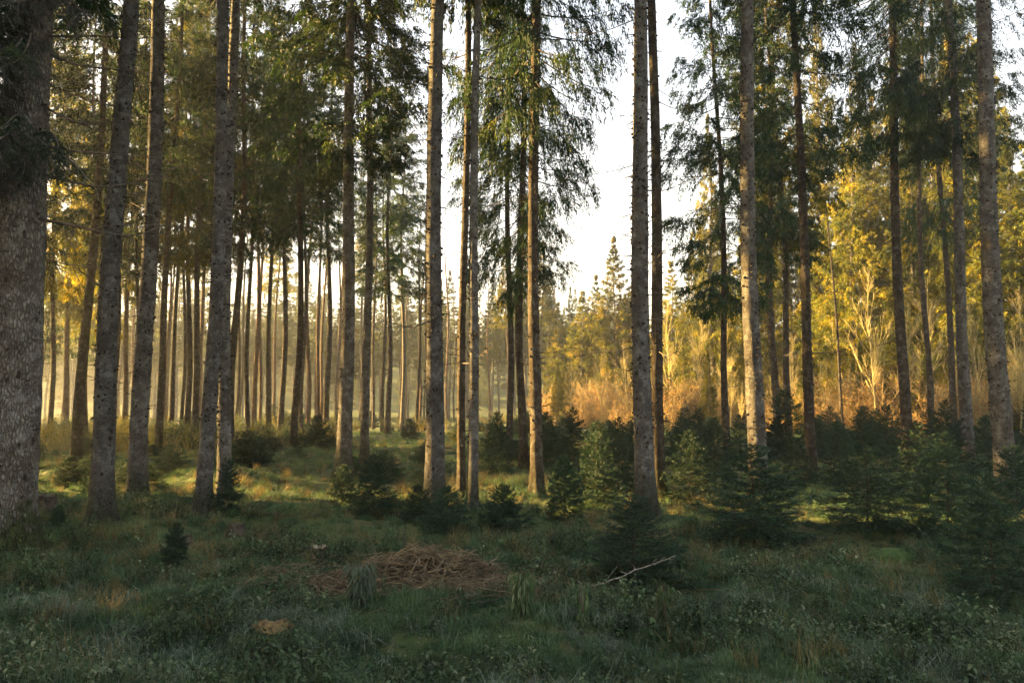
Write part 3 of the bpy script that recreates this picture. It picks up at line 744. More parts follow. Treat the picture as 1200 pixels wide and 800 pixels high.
# left of the frame: the stand goes on unseen, added and spaced to shade the foreground
pts = []
r2 = random.Random(3)
def far_enough(p, D2): return all((p[0] - q[0]) ** 2 + (p[1] - q[1]) ** 2 > D2 for q in pts)
while len(pts) < 105:
    x = r2.uniform(-60, -6); y = r2.uniform(-4, 46)
    if x > -0.74 * y - 2.5: continue
    if y > 9 - 0.36 * x and r2.random() > 0.12: continue
    if any(abs((x - ax) * 0.276 + (y - ay) * 0.961) < 1.9 for ax, ay in ((-7, 14),)): continue  # lane kept free of trees to let the sun through
    if not far_enough((x, y), 8): continue
    pts.append((x, y))
P = np.array([(x, y, g1(x, y) - 0.1) for x, y in pts])
scatter('left_shading_stand', wt, P, rg.uniform(0, 6.28, len(P)), rg.uniform(0.85, 1.1, len(P)), rg.integers(0, 2, len(P)), 'the spruce stand going on unseen to the left, laid out to shade the foreground', 'forest')

# ------------------------------------------------------------------ young spruces
def young_mesh(seed, H, rmax, nb, needle=0.03, nw=0.006, dens=1.0, lowest=0.04):
    rg = np.random.default_rng(seed); g = Geo(); gs = Geo()
    gs.tube(np.stack([0.01 * np.sin(np.linspace(0, 5, 8)), 0.01 * np.cos(np.linspace(0, 5, 8)), np.linspace(-0.05, H, 8)], -1), 0.012 * H ** 0.7 * (1.05 - np.linspace(0, 1, 8)), 6)
    Bs, Ds = [], []
    def twig(P, m):
        t = rg.random(m); i = t * (len(P) - 1); i0 = np.minimum(i.astype(int), len(P) - 2); f = (i - i0)[:, None]
        q = P[i0] * (1 - f) + P[i0 + 1] * f; d = P[i0 + 1] - P[i0]; d = d / (np.linalg.norm(d, axis=1)[:, None] + 1e-9)
        Bs.append(q); Ds.append(d * 0.9 + rg.normal(size=(m, 3)) * 0.75 + [0, 0, 0.15])
    for k in range(nb):
        u = (k + rg.random()) / nb; z = H * (lowest + (0.99 - lowest) * u ** 0.9)
        l = rmax * (1 - u) ** 0.8 * rg.uniform(0.65, 1.15) + 0.04
        a = k * 2.4 + rg.normal() * 0.3; up = -0.1 + 0.75 * u + rg.normal() * 0.08
        s = np.linspace(0, 1, 5)
        P = np.stack([np.cos(a) * l * s, np.sin(a) * l * s, z + up * l * s - 0.15 * l * np.sin(s * 3.1)], -1)
        gs.tube(P, 0.007 * (l + 0.3) * (1 - 0.8 * s), 3, cap=False)
        twig(P, int(70 * l * dens) + 6)
        ns = int(11 * l * dens) + 2
        for j in range(ns):
            t = rg.uniform(0.12, 0.95); q = P[0] + (P[-1] - P[0]) * t; q[2] = np.interp(t, s, P[:, 2])
            b = a + rg.choice([-1, 1]) * rg.uniform(0.5, 1.1); ll = l * (0.5 * (1 - t) + 0.12) * rg.uniform(0.7, 1.2)
            e = q + np.array([math.cos(b) * ll, math.sin(b) * ll, (up - 0.15 + rg.normal() * 0.12) * ll])
            m_ = (q + e) / 2 + rg.normal(size=3) * 0.02
            Pt = np.array([q, m_, e]); gs.tube(Pt, [0.002, 0.0015, 0.001], 3, cap=False)
            twig(Pt, int(75 * ll * dens) + 6)
    B = np.vstack(Bs); D_ = np.vstack(Ds)
    g.blades(B, D_, needle * rg.uniform(0.6, 1.3, len(B)), nw, rg)
    return g.mesh('needles', M_needle_young), gs.mesh('stem', M_limb)
YOUNG = [young_mesh(300, 1.6, 0.85, 90, 0.05, 0.010, 1.7), young_mesh(301, 1.5, 0.7, 80, 0.05, 0.010, 1.7), young_mesh(302, 1.9, 0.8, 85, 0.05, 0.010, 1.5, 0.12),
         young_mesh(303, 0.9, 0.7, 70, 0.045, 0.010, 1.9), young_mesh(304, 2.4, 1.0, 90, 0.06, 0.013, 1.3)]
YH = [1.6, 1.5, 1.9, 0.9, 2.4]; YR = [0.85, 0.7, 0.8, 0.7, 1.0]
young = [
 (742, 672, 95, 108, 0, 'dense bushy young spruce in front of the pale grey knotty trunk'),
 (884, 640, 118, 128, 0, 'broad dark young spruce in front of the thick sun edged trunk'),
 (1018, 628, 118, 120, 2, 'airy young spruce with visible dark stem and spreading tiers'),
 (1165, 700, 140, 110, 0, 'largest dark young spruce at the lower right'),
 (1112, 630, 120, 100, 2, 'tall dark young spruce behind the largest lower right one'),
 (1195, 640, 110, 90, 1, 'young spruce at the right edge in front of the thick trunk'),
 (267, 602, 62, 44, 1, 'compact dark young spruce beside the close pair of trunks'),
 (590, 628, 58, 66, 3, 'low bushy spruce right of the two close centre trunks'),
 (525, 622, 50, 70, 3, 'low wide spruce at the foot of the thick centre trunk'),
 (490, 612, 42, 52, 3, 'low dark spruce just left of the thick centre trunk foot'),
 (438, 606, 72, 64, 1, 'green young spruce at the foot of the slim grey trunk left of centre'),
 (662, 602, 70, 66, 3, 'bushy low spruce right of the knotty brown trunk'),
 (583, 562, 78, 50, 1, 'dark young spruce under the three trunks with drooping foliage'),
 (700, 592, 96, 70, 1, 'dark young spruce behind and left of the dense bushy one'),
 (725, 572, 84, 62, 2, 'tall young spruce just left of the pale knotty trunk'),
 (812, 588, 82, 74, 1, 'dark young spruce between the pale knotty and the thick sun edged trunk'),
 (838, 566, 76, 60, 2, 'young spruce at the foot of the thin trunk with drooping foliage'),
 (934, 572, 60, 56, 1, 'small dark spruce at the foot of the dark straight trunk'),
 (985, 572, 76, 56, 4, 'tall slim young spruce left behind the airy one'),
 (1078, 592, 96, 76, 1, 'dark young spruce right behind the airy one'),
 (372, 532, 42, 40, 3, 'low spruce between slim trunks left of the stout golden crowned one'),
 (80, 562, 34, 40, 3, 'low dark spruce right of the massive left edge trunk'),
 (172, 574, 30, 42, 3, 'low dark spruce behind the foot of the brownish knotty trunk'),
 (205, 656, 42, 34, 3, 'tiny spruce seedling standing in the grass in front of the close pair'),
 (68, 612, 22, 22, 3, 'tiny spruce seedling in the grass beside the massive left edge trunk'),
 (640, 550, 64, 46, 1, 'young spruce in the shade behind the knotty brown trunk'),
 (672, 548, 70, 50, 4, 'upright young spruce below the orange brushwood'),
 (765, 552, 70, 58, 1, 'young spruce peeping out right beside the pale knotty trunk'),
 (800, 548, 62, 50, 4, 'upright young spruce right of the pale knotty trunk'),
 (868, 545, 58, 46, 2, 'young spruce left behind the thick sun edged trunk'),
 (912, 540, 50, 46, 1, 'young spruce at the feet of the two alike dark trunks'),
 (958, 545, 55, 48, 4, 'young spruce right behind the dark straight trunk'),
 (1012, 538, 66, 50, 4, 'young spruce with green lit tips below the largest bare sapling'),
 (1042, 548, 74, 50, 4, 'young spruce at the left of the lone knotty trunk'),
 (1092, 545, 66, 48, 4, 'young spruce left of the slim leaning trunk'),
 (1112, 555, 86, 56, 2, 'young spruce at the feet of the slim leaning and thicker trunk'),
 (1160, 560, 70, 56, 4, 'young spruce left beside the thick right edge trunk'),
 (480, 515, 24, 30, 3, 'low sunlit spruce left of the thick centre trunk'),
 (402, 590, 46, 44, 3, 'low spruce at the foot of the stout trunk'),
 (300, 548, 30, 44, 3, 'low dark spruce right behind the compact one'),
]
rr = random.Random(8)
for i, (px, py, hp, wp, v, lb) in enumerate(young):
    p = at(px, py); d = p.y
    sz = hp / F_PX * d / YH[v]; sx = wp / 2 / F_PX * d / YR[v] * (1.4 if v == 0 else 1.15)
    t = link('young_spruce', None, loc=p, rot=(0, 0, rr.uniform(0, 6.28)), scale=(sx, sx, sz), label=lb, cat='young tree', group='young spruces of the undergrowth')
    link('needles', YOUNG[v][0], t); link('stem', YOUNG[v][1], t)

# further young spruces in the clearing, in rows too alike to tell apart
for k in range(76):
    px = rr.uniform(610, 1230) if k < 48 else rr.uniform(40, 500)
    d = rr.uniform(20, 0.7 * float(edge(px)))
    if k >= 48: d = rr.uniform(28, 55)
    p = at_depth(px, d)
    if k < 48 and k % 7 == 0: continue
    v = rr.choice([0, 3, 1, 2, 4, 3]); s = rr.uniform(0.42, 0.88) * (1.5 if v == 3 else 1) if k < 48 else rr.uniform(0.4, 0.8)
    wd = rr.uniform(1.05, 1.6)
    t = link('young_spruce', None, loc=p, rot=(rr.gauss(0, .03), rr.gauss(0, .03), rr.uniform(0, 6.28)), scale=(s * wd, s * wd, s),
             label='young spruce in the thicket in front of the orange scrub' if k < 48 else 'small sunlit spruce between the thin trunks of the left stand',
             cat='young tree', group='thicket spruces before the scrub' if k < 48 else 'small spruces among the left trunks')
    link('needles', YOUNG[v][0], t); link('stem', YOUNG[v][1], t)

for k in range(30):
    px = rr.uniform(60, 520) if k < 22 else rr.uniform(560, 720); d = rr.uniform(13.5, 27); v = rr.choice([0, 3, 3]); s = rr.uniform(0.35, 0.75)
    t = link('young_spruce', None, loc=at_depth(px, d), rot=(0, 0, rr.uniform(0, 6.28)), scale=(s * 1.3, s * 1.3, s * rr.uniform(.6, 1)),
             label='low dark spruce bush in the grass between the middle trunks', cat='young tree', group='low spruce bushes between the trunks')
    link('needles', YOUNG[v][0], t); link('stem', YOUNG[v][1], t)

# ------------------------------------------------------------------ bare saplings and scrub in the clearing
def sapling_geo(g, seed, H, r0, levels=3, spread=0.5):
    rg = np.random.default_rng(seed)
    def grow(p, d, l, r, lev):
        n = 5; P = [np.array(p)]; dd = np.array(d, float)
        for k in range(n):
            dd = dd + rg.normal(size=3) * 0.07 + np.array([0, 0, 0.05]); dd /= np.linalg.norm(dd); P.append(P[-1] + dd * l / n)
        P = np.array(P); g.tube(P, r * (1 - 0.75 * np.linspace(0, 1, n + 1)), 5 if lev == 0 else 3, cap=False)
        if lev >= levels: return
        m_ = 26 if lev == 0 else (7 if lev == 1 else 4)
        for k in range(m_):
            t = rg.uniform(0.25 if lev == 0 else 0.15, 0.97); i = t * n; i0 = min(int(i), n - 1); q = P[i0] + (P[i0 + 1] - P[i0]) * (i - i0)
            a = rg.uniform(0, 6.28); ax = P[i0 + 1] - P[i0]; ax /= np.linalg.norm(ax)
            s = np.cross(ax, [math.cos(a), math.sin(a), 0.3]); s /= np.linalg.norm(s) + 1e-9
            nd = ax + s * rg.uniform(0.5, 1.1) * spread * 1.25
            grow(q, nd / np.linalg.norm(nd), l * ((0.42 if lev == 0 else 0.5) * (1.2 - t)) * rg.uniform(0.7, 1.2), r * 0.42 * (1.2 - t) + 0.002, lev + 1)
    grow((0, 0, -0.05), (rg.normal() * 0.05, rg.normal() * 0.05, 1), H, r0, 0)
SAP = []
for k in range(4):
    g = Geo(); sapling_geo(g, 400 + k, 5.0, 0.028, 3, 0.42 + 0.1 * (k % 2)); me = g.mesh('bare_sapling', M_sapling); SAP.append(me)
saps = [
 (1030, 36, 318, 0, 'largest pale bare sapling with fan of upright twigs'),
 (1090, 38, 320, 1, 'pale bare sapling left of the slim leaning trunk'),
 (1158, 39, 350, 2, 'pale bare sapling between the thicker dark and the right edge trunk'),
 (822, 37, 372, 3, 'pale bare sapling left of the thin trunk with drooping foliage'),
 (788, 40, 352, 0, 'pale bare sapling right of the pale knotty trunk'),
 (985, 37, 372, 1, 'pale bare sapling standing beside the very thin leaning pole'),
 (930, 42, 390, 2, 'small bare sapling between the two alike and the straight dark trunk'),
 (705, 41, 405, 3, 'reddish bare sapling under the tallest golden spruce'),
 (670, 44, 415, 1, 'small bare sapling at the left end of the brushwood'),
 (737, 42, 400, 2, 'bare sapling just left of the pale grey knotty trunk'),
 (1065, 43, 355, 3, 'bare sapling behind the lone knotty trunk'),
 (1195, 42, 340, 0, 'bare sapling at the right edge'),
 (690, 36, 440, 1, 'short bare sapling in the shade edge of the brushwood'),
 (857, 43, 385, 0, 'bare sapling right of the thin trunk with drooping foliage'),
]
for (px, d, tp, v, lb) in saps:
    d = float(edge(px)) * (0.82 + 0.1 * math.sin(px * 3)); p = at_depth(px, d); H = (475 - tp) / F_PX * d + CAM_H - p.z
    link('bare_sapling', SAP[v], None, p, (0, 0, px * 0.7), (H / 5 * 0.95, H / 5 * 0.95, H / 5), label=lb, cat='sapling', group='pale bare saplings in the clearing')

rr = random.Random(17)
for k in range(34):
    px = rr.uniform(635, 1230); d = float(edge(px)) * rr.uniform(0.75, 0.96); p = at_depth(px, d); s = rr.uniform(0.45, 1.0)
    link('bare_sapling', SAP[k % 4], None, p, (0, 0, px), (s, s, s), label='slim bare sapling standing in the sunlit scrub', cat='sapling', group='slim bare saplings in the scrub')

def scrub_mesh(seed, leaves):
    rg = np.random.default_rng(seed); g = Geo(); gl = Geo()
    tips = []
    for k in range(16):
        a = rg.uniform(0, 6.28); l = rg.uniform(0.8, 2.0); sp = rg.uniform(0.1, 0.75)
        s = np.linspace(0, 1, 5); P = np.stack([np.cos(a) * sp * l * s ** 1.2 + rg.normal() * 0.15, np.sin(a) * sp * l * s ** 1.2 + rg.normal() * 0.15, l * s - 0.15 * l * s ** 2], -1)
        g.tube(P, 0.011 * (1 - 0.8 * s), 3, cap=False)
        for j in range(9):
            t = rg.uniform(0.25, 1); i0 = min(int(t * 4), 3); q = P[i0] + (P[i0 + 1] - P[i0]) * (t * 4 - i0)
            e = q + rg.normal(size=3) * 0.18 + [0, 0, 0.16]; g.tube([q, (q + e) / 2 + rg.normal(size=3) * 0.015, e], [0.005, 0.004, 0.002], 3, cap=False)
            tips.append((q, e))
    n = leaves; idx = rg.integers(0, len(tips), n); t = rg.random(n)[:, None]
    q = np.array([tips[i][0] for i in idx]); e = np.array([tips[i][1] for i in idx])
    B = q * (1 - t) + e * t; gl.blades(B, rg.normal(size=(n, 3)) + [0, 0, -0.3], rg.uniform(0.03, 0.075, n), 0.035, rg, kite=True)
    V = np.vstack([np.vstack(g.V), np.vstack(gl.V)]); nq = len(np.vstack(g.Q)); Q = np.vstack([np.vstack(g.Q), np.vstack(gl.Q) + g.n])
    return mesh_np('scrub', V, Q, [M_scrubstem, M_scrub], False, np.concatenate([np.zeros(nq), np.ones(len(Q) - nq)]))
scr = [scrub_mesh(600, 650), scrub_mesh(601, 400), scrub_mesh(602, 120), scrub_mesh(603, 40)]
rg = np.random.default_rng(31)
n = 760
px = rg.uniform(630, 1290, n); d = edge(px) * rg.uniform(0.72, 0.97, n)
x = (px - 600) / F_PX * d
keep = (vnoise(x * 0.25, d * 0.25, 77) > 0.36) & (rg.random(n) < np.clip((px - 560) / 160, 0, 1))
x, d = x[keep], d[keep]
P = np.stack([x, d, ground(x, d) - 0.05], -1)
scatter('brown_scrub', scr, P, rg.uniform(0, 6.28, len(P)), (0.55 + 1.9 * vnoise(x * 0.3 + 3, d * 0.3, 78) ** 1.3) * rg.uniform(0.6, 1.15, len(P)), rg.integers(0, 4, len(P)), 'tangled orange brown scrub glowing in the sun behind the young spruces', 'scrub')

# ------------------------------------------------------------------ ground cover
def tuft(seed, n, h, spread, width, mat_, lean=0.5):
    rg = np.random.default_rng(seed); 
    a = rg.uniform(0, 6.28, n); r = spread * np.sqrt(rg.random(n)); b = rg.uniform(0, 6.28, n)
    hh = h * rg.uniform(0.45, 1.15, n); ln = lean * rg.uniform(0.15, 1.3, n)
    B = np.stack([np.cos(a) * r, np.sin(a) * r, np.full(n, -0.02)], -1)
    dirn = np.stack([np.cos(b), np.sin(b), np.zeros(n)], -1); S = np.stack([-np.sin(b), np.cos(b), np.zeros(n)], -1)
    vs = []
    for s, wf in ((0, 1), (0.4, 0.9), (0.75, 0.6)):
        c = B + dirn * (hh * ln * s ** 1.8)[:, None] + np.stack([np.zeros(n), np.zeros(n), hh * s * (1 - 0.35 * ln * s)], -1)
        vs += [c - S * width * wf / 2, c + S * width * wf / 2]
    c = B + dirn * (hh * ln)[:, None] + np.stack([np.zeros(n), np.zeros(n), hh * (1 - 0.45 * ln)], -1)
    vs.append(c)
    V = np.stack(vs, 1).reshape(-1, 3); o = np.arange(n)[:, None] * 7
    Q = np.vstack([o + np.array([[0, 1, 3, 2]]), o + np.array([[2, 3, 5, 4]])]); Tt = o + np.array([[4, 5, 6]])
    return mesh_np('tuft', V, [Q, Tt], mat_)

def herb(seed, stems, h, ll, lw, mat_, per=9, wide=0.14):
    """low leafy plant: thin stems with small folded leaves"""
    rg = np.random.default_rng(seed); g = Geo(); V = []; Qs = []; o = 0
    for k in range(stems):
        a = rg.uniform(0, 6.28); r = wide * math.sqrt(rg.random()); hh = h * rg.uniform(0.5, 1.15); b = rg.uniform(0, 6.28); sp = rg.uniform(0.1, 0.6)
        for j in range(per):
            t = (j + rg.random()) / per; 
            q = np.array([math.cos(a) * r + math.cos(b) * sp * hh * t, math.sin(a) * r + math.sin(b) * sp * hh * t, hh * t])
            c = rg.uniform(0, 6.28); d = np.array([math.cos(c), math.sin(c), rg.uniform(-0.5, 0.35)]); d /= np.linalg.norm(d)
            s = np.cross(d, [0, 0, 1]); s /= np.linalg.norm(s); l = ll * rg.uniform(0.6, 1.25) * (1.1 - 0.4 * t); w_ = lw * rg.uniform(0.7, 1.2); up = np.array([0, 0, 1])
            tip = q + d * l - up * l * 0.35
            m0 = q + d * l * 0.3; m1 = q + d * l * 0.68 - up * l * 0.1
            V += [q, m0 + s * w_ / 2 + up * w_ * 0.15, m1 + s * w_ * 0.4 + up * w_ * 0.1, tip, m1 - s * w_ * 0.4 + up * w_ * 0.1, m0 - s * w_ / 2 + up * w_ * 0.15, m0, m1]
            Qs += [[o, o + 1, o + 6, o], [o + 6, o + 1, o + 2, o + 7], [o + 7, o + 2, o + 3, o + 7], [o, o + 6, o + 5, o], [o + 6, o + 7, o + 4, o + 5], [o + 7, o + 3, o + 4, o + 7]]
            o += 8
        top = np.array([math.cos(a) * r + math.cos(b) * sp * hh, math.sin(a) * r + math.sin(b) * sp * hh, hh])
        g.tube([[math.cos(a) * r, math.sin(a) * r, -0.02], (np.array([math.cos(a) * r, math.sin(a) * r, 0]) + top) / 2, top], [0.003, 0.002, 0.001], 3, cap=False)
    T_, Q_ = [], []
    for q in Qs:
        u = list(dict.fromkeys(q)); (T_ if len(u) == 3 else Q_).append(u)
    g.add(np.array(V), q=Q_, t=T_)
    return g.mesh('herb', mat_)

green = [tuft(700 + k, 60, 0.20 + 0.03 * k, 0.13, 0.0055, M_grass, 0.8) for k in range(4)]
tallg = [tuft(710 + k, 26, 0.42, 0.10, 0.005, M_grass, 0.9) for k in range(2)]
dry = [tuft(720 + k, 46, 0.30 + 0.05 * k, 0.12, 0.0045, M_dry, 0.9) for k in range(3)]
herbs = [herb(730 + k, 9, 0.17, 0.036, 0.018, M_weed) for k in range(3)]
frost = [herb(740 + k, 10, 0.11, 0.030, 0.014, M_frost) for k in range(2)] + [tuft(745 + k, 60, 0.15 + 0.05 * k, 0.14, 0.005, M_frost, 1.3) for k in range(3)] + [tuft(760, 70, 0.10, 0.15, 0.006, M_frost, 1.3)]
mossc = [tuft(750 + k, 90, 0.06, 0.13, 0.008, M_grass, 0.8) for k in range(2)]

PILE = at(487, 692)
def mask_pile(x, y):
    return ((x - PILE.x) / 1.0) ** 2 + ((y - PILE.y + 0.16) / 0.62) ** 2 > 0.8 + 0.5 * vnoise(x * 5, y * 5, 2)

def bushy(seed, leaves, mat_):
    me = scrub_mesh(seed, leaves).copy(); me.materials[1] = mat_; return me

TRUNKS += [(at(px, py), q) for px, py, q in ((313, 746, .2), (375, 664, .17), (55, 596, .22), (212, 646, .22), (277, 632, .2), (622, 702, .16), (1045, 664, .25), (268, 728, .14), (356, 662, .14), (440, 722, .2), (570, 722, .2))]

def put(name, src, n, d0, d1, dens_fn, smin, smax, seed, label, cat, power=0.75, clear=True):
    rg = np.random.default_rng(seed)
    x, y = wedge(n, d0, d1, rg, power=power)
    k = (rg.random(n) < dens_fn(x, y)) & (mask_pile(x, y) | (not clear)); x, y = x[k], y[k]
    for q, rq in (TRUNKS if clear else TRUNKS[:1]):
        k = (x - q.x) ** 2 + (y - q.y) ** 2 > rq * rq; x, y = x[k], y[k]
    P = np.stack([x, y, ground(x, y)], -1)
    m_ = len(P)
    s = rg.uniform(smin, smax, m_) * (1 + np.clip((y - 10) / 40, 0, 1) * 0.6)
    scatter(name, src, P, rg.uniform(0, 6.28, m_), s, rg.integers(0, len(src), m_), label, cat, rg.normal(size=(m_, 2)) * 0.12)
    return m_

near = lambda y, a, b: np.clip((b - y) / (b - a), 0, 1)
cnt = 0
cnt += put('low_grass', mossc + green, 36000, 2.6, 42, lambda x, y: 0.45 + 0.55 * vnoise(x * 0.8, y * 0.8, 5), 0.3, 0.7, 41, 'short green grass and moss over the forest floor', 'grass', 0.9)
cnt += put('short_moss', mossc, 6500, 2.5, 9, lambda x, y: 0.95 * (((x - PILE.x) ** 2 + ((y - PILE.y) * 1.8) ** 2) > 0.75), 0.5, 1.0, 52, 'short moss and fine grass between the tufts', 'moss', 0.8, False)
cnt += put('near_grass', mossc + green[:2], 5000, 2.5, 8.5, lambda x, y: 0.9 + 0 * x, 0.3, 0.7, 51, 'short mossy grass of the near edge', 'grass', 0.8)
cnt += put('tall_grass', tallg + green, 8000, 2.6, 26, lambda x, y: 0.8 * (vnoise(x * 0.8, y * 0.8, 9) > 0.7), 0.4, 0.75, 42, 'longer green grass blades in patches', 'grass')
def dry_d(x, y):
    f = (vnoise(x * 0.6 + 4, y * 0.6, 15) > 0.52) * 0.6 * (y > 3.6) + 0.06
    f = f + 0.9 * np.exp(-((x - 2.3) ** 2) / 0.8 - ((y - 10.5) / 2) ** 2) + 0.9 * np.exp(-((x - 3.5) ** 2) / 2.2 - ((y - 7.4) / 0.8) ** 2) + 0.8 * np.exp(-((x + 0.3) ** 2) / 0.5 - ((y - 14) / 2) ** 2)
    f = f + 0.8 * np.exp(-((x + 4.2) ** 2) / 1.0 - ((y - 7.4) / 0.6) ** 2) + 0.6 * np.exp(-((x + 4.6) ** 2) / 2 - ((y - 14) / 3) ** 2)  # first patch: straw grass standing in for a pool of sunlight
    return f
cnt += put('dry_grass', dry, 9000, 3.2, 34, dry_d, 0.35, 0.8, 43, 'straw coloured dry grass in patches, one in place of a sun patch', 'grass')
cnt += put('leafy_weeds', herbs, 9000, 2.6, 20, lambda x, y: near(y, 4.5, 13) * (0.05 + 0.95 * (vnoise(x * 1.3, y * 1.3, 19) > 0.52)), 0.5, 1.5, 44, 'low dark leafy weeds in the foreground', 'weeds')
cnt += put('frosted_weeds', frost, 9000, 2.6, 8.5, lambda x, y: near(y, 4.3, 8) * (0.15 + 0.7 * (vnoise(x * 1.5, y * 1.5, 29) > 0.5)), 0.4, 0.9, 45, 'frosty grey green weeds along the near edge of the clearing', 'weeds')
cnt += put('twig_litter', [bm for bm in dead_branch_data[:5]], 900, 3.2, 18, lambda x, y: 0.8 + 0 * x, 0.18, 0.5, 46, 'thin dead twigs lying in the grass', 'twigs')
rg = np.random.default_rng(47); n = 300
d = rg.uniform(27, 66, n); px = rg.uniform(-20, 640, n); x = (px - 600) / F_PX * d
x2, d2 = rg.uniform(-22, -8, 170), rg.uniform(20, 38, 170); k2 = np.abs(x2) < 0.78 * d2
k = vnoise(x * 0.2, d * 0.2, 5) > 0.4; x, d = np.concatenate([x[k], x2[k2]]), np.concatenate([d[k], d2[k2]])
scatter('green_undergrowth', [bushy(610, 1500, M_needle_suntint), bushy(611, 1200, M_grass), YOUNG[3][0]], np.stack([x, d, ground(x, d) - 0.03], -1), rg.uniform(0, 6.28, len(x)), rg.uniform(0.25, 0.75, len(x)), rg.integers(0, 3, len(x)), 'low green undergrowth lit between the trunks of the left stand', 'undergrowth')  # first bush kind has the sunlight tint in its leaf colour
print('clumps', cnt)

# ------------------------------------------------------------------ shaggy lower branches on the massive left tree
def lichen_limb(seed, l, hang):
    rg = np.random.default_rng(seed); g = Geo()
    n = 8; s = np.linspace(0, 1, n)
    P = np.stack([l * s, 0.1 * l * np.sin(3 * s), -0.18 * l * s + 0.1 * l * np.sin(5 * s)], -1)
    g.tube(P, 0.02 * (1 - 0.8 * s), 5)
    tw = []
    for k in range(26):
        t = rg.uniform(0.1, 1); i = t * (n - 1); i0 = min(int(i), n - 2); q = P[i0] + (P[i0 + 1] - P[i0]) * (i - i0)
        ll = rg.uniform(0.15, 0.5); d = np.array([rg.normal() * 0.5 + 0.3, rg.normal() * 0.9, -0.4 * hang + rg.normal() * 0.3]); d /= np.linalg.norm(d)
        Q = np.array([q, q + d * ll * 0.5 + [0, 0, -0.02], q + d * ll + [0, 0, -0.14 * hang]]); g.tube(Q, [0.005, 0.004, 0.0015], 3); tw.append(Q)
    gl = Geo(); Bs = []
    for Q in tw:
        t = rg.random(70)[:, None]; B = np.where(t < 0.5, Q[0] + (Q[1] - Q[0]) * t * 2, Q[1] + (Q[2] - Q[1]) * (t - 0.5) * 2); Bs.append(B)
    B = np.vstack(Bs); gl.blades(B, rg.normal(size=B.shape) * 0.55 + [0.2, 0, -0.7], rg.uniform(0.03, 0.10, len(B)), 0.007, rg)
    return g.mesh('limb', M_deadpale if seed % 3 == 0 else M_dead), gl.mesh('hanging_twigs', M_needle if seed % 2 else M_lichen)
LL = [lichen_limb(800 + k, 1.0, 1.0) for k in range(4)]
rr = random.Random(2)
for k in range(85):
    z = rr.uniform(4.2, 7.4); a = rr.gauss(-2.1, 0.9); l = rr.uniform(0.4, 1.1)
    r = rad_at(z, 24, 0.54) * 0.95
    o = link('shaggy_branch', LL[k % 4][0], big_tree, (math.cos(a) * r, math.sin(a) * r, z), (rr.uniform(-.3, .3), rr.uniform(0, .5), a), (l, l, l))
    link('hanging_twigs', LL[k % 4][1], o, kind='stuff')
for k, (z, a, l) in enumerate([(5.9, -0.1, 1.5), (5.7, 0.2, 1.3), (5.0, -0.3, 1.2), (4.2, 0.0, 1.5), (3.7, -0.2, 1.6), (3.3, 0.3, 1.0), (2.35, -0.25, 0.45), (4.6, 0.4, 1.4), (6.4, -0.2, 1.5)]):
    r = rad_at(z, 24, 0.54) * 0.95
    link('dead_branch', dead_branch_data[k % 7], big_tree, (math.cos(a) * r, math.sin(a) * r, z), (0.2 * k, 0.05, a), (l, l * 1.1, l * 1.2))

# ------------------------------------------------------------------ brushwood pile
rg = np.random.default_rng(61)
pile = link('brushwood_pile', None, loc=PILE, label='heap of reddish brown twigs and bark litter in the foreground grass', cat='brushwood')
th = np.linspace(0, 2 * np.pi, 41)[:-1]; rs = np.linspace(0, 1, 12)
RR, TH = np.meshgrid(rs, th, indexing='ij')
X = RR * np.cos(TH) * 0.95 * (1 + 0.15 * np.sin(3 * TH)); Y = RR * np.sin(TH) * 0.52
Z = 0.22 * (1 - RR ** 2) * (0.7 + 0.6 * vnoise(X * 4 + 9, Y * 4, 5)) + ground(X + PILE.x, Y + PILE.y) - PILE.z - 0.03 * RR + 0.03 * (vnoise(X * 20, Y * 20, 6) - .5)
V = np.stack([X, Y, Z], -1).reshape(-1, 3); i = np.arange(11)[:, None] * 40; j = np.arange(40)[None, :]; jn = (j + 1) % 40
Q = np.stack([i + j, i + 40 + j, i + 40 + jn, i + jn], -1).reshape(-1, 4)
link('litter_mound', mesh_np('litter_mound', V, Q, M_litter, True), pile)
g = Geo()
for k in range(2300):
    r = math.sqrt(rg.random()) * 1.25 if k % 3 else abs(rg.normal()) * 0.8; a = rg.uniform(0, 6.28); x = r * math.cos(a) * 1.05; y = r * math.sin(a) * 0.6
    z = 0.26 * max(1 - r * r, 0) * 1.05 + g1(x + PILE.x, y + PILE.y) - PILE.z + rg.uniform(-0.01, 0.10) * (1.15 - min(r, 1))
    b = rg.normal() * 0.7 + (0 if rg.random() < 0.7 else 1.5); l = rg.uniform(0.06, 0.34); el = rg.normal() * 0.22
    d = np.array([math.cos(b) * math.cos(el), math.sin(b) * math.cos(el), math.sin(el)]); p = np.array([x, y, z])
    c = rg.normal(size=3) * 0.06 * l * 3
    g.tube([p - d * l / 2, p + c, p + d * l / 2], np.array([1, 0.9, 0.4]) * rg.uniform(0.0018, 0.007), 3)
for k in range(650):
    a = rg.uniform(0, 6.28); r = 0.8 + abs(rg.normal()) * 0.55; x = r * math.cos(a) * 1.1; y = r * math.sin(a) * 0.5
    z = g1(x + PILE.x, y + PILE.y) - PILE.z + rg.uniform(0.02, 0.12); b = rg.normal() * 0.8; l = rg.uniform(0.1, 0.5); el = rg.normal() * 0.2
    d = np.array([math.cos(b) * math.cos(el), math.sin(b) * math.cos(el), math.sin(el)]); p = np.array([x, y, z])
    g.tube([p - d * l / 2, p + rg.normal(size=3) * 0.12 * l, p + d * l / 2], np.array([1, 0.9, 0.4]) * rg.uniform(0.0015, 0.005), 3)
link('twigs', g.mesh('twigs', M_pile), pile, kind='stuff')

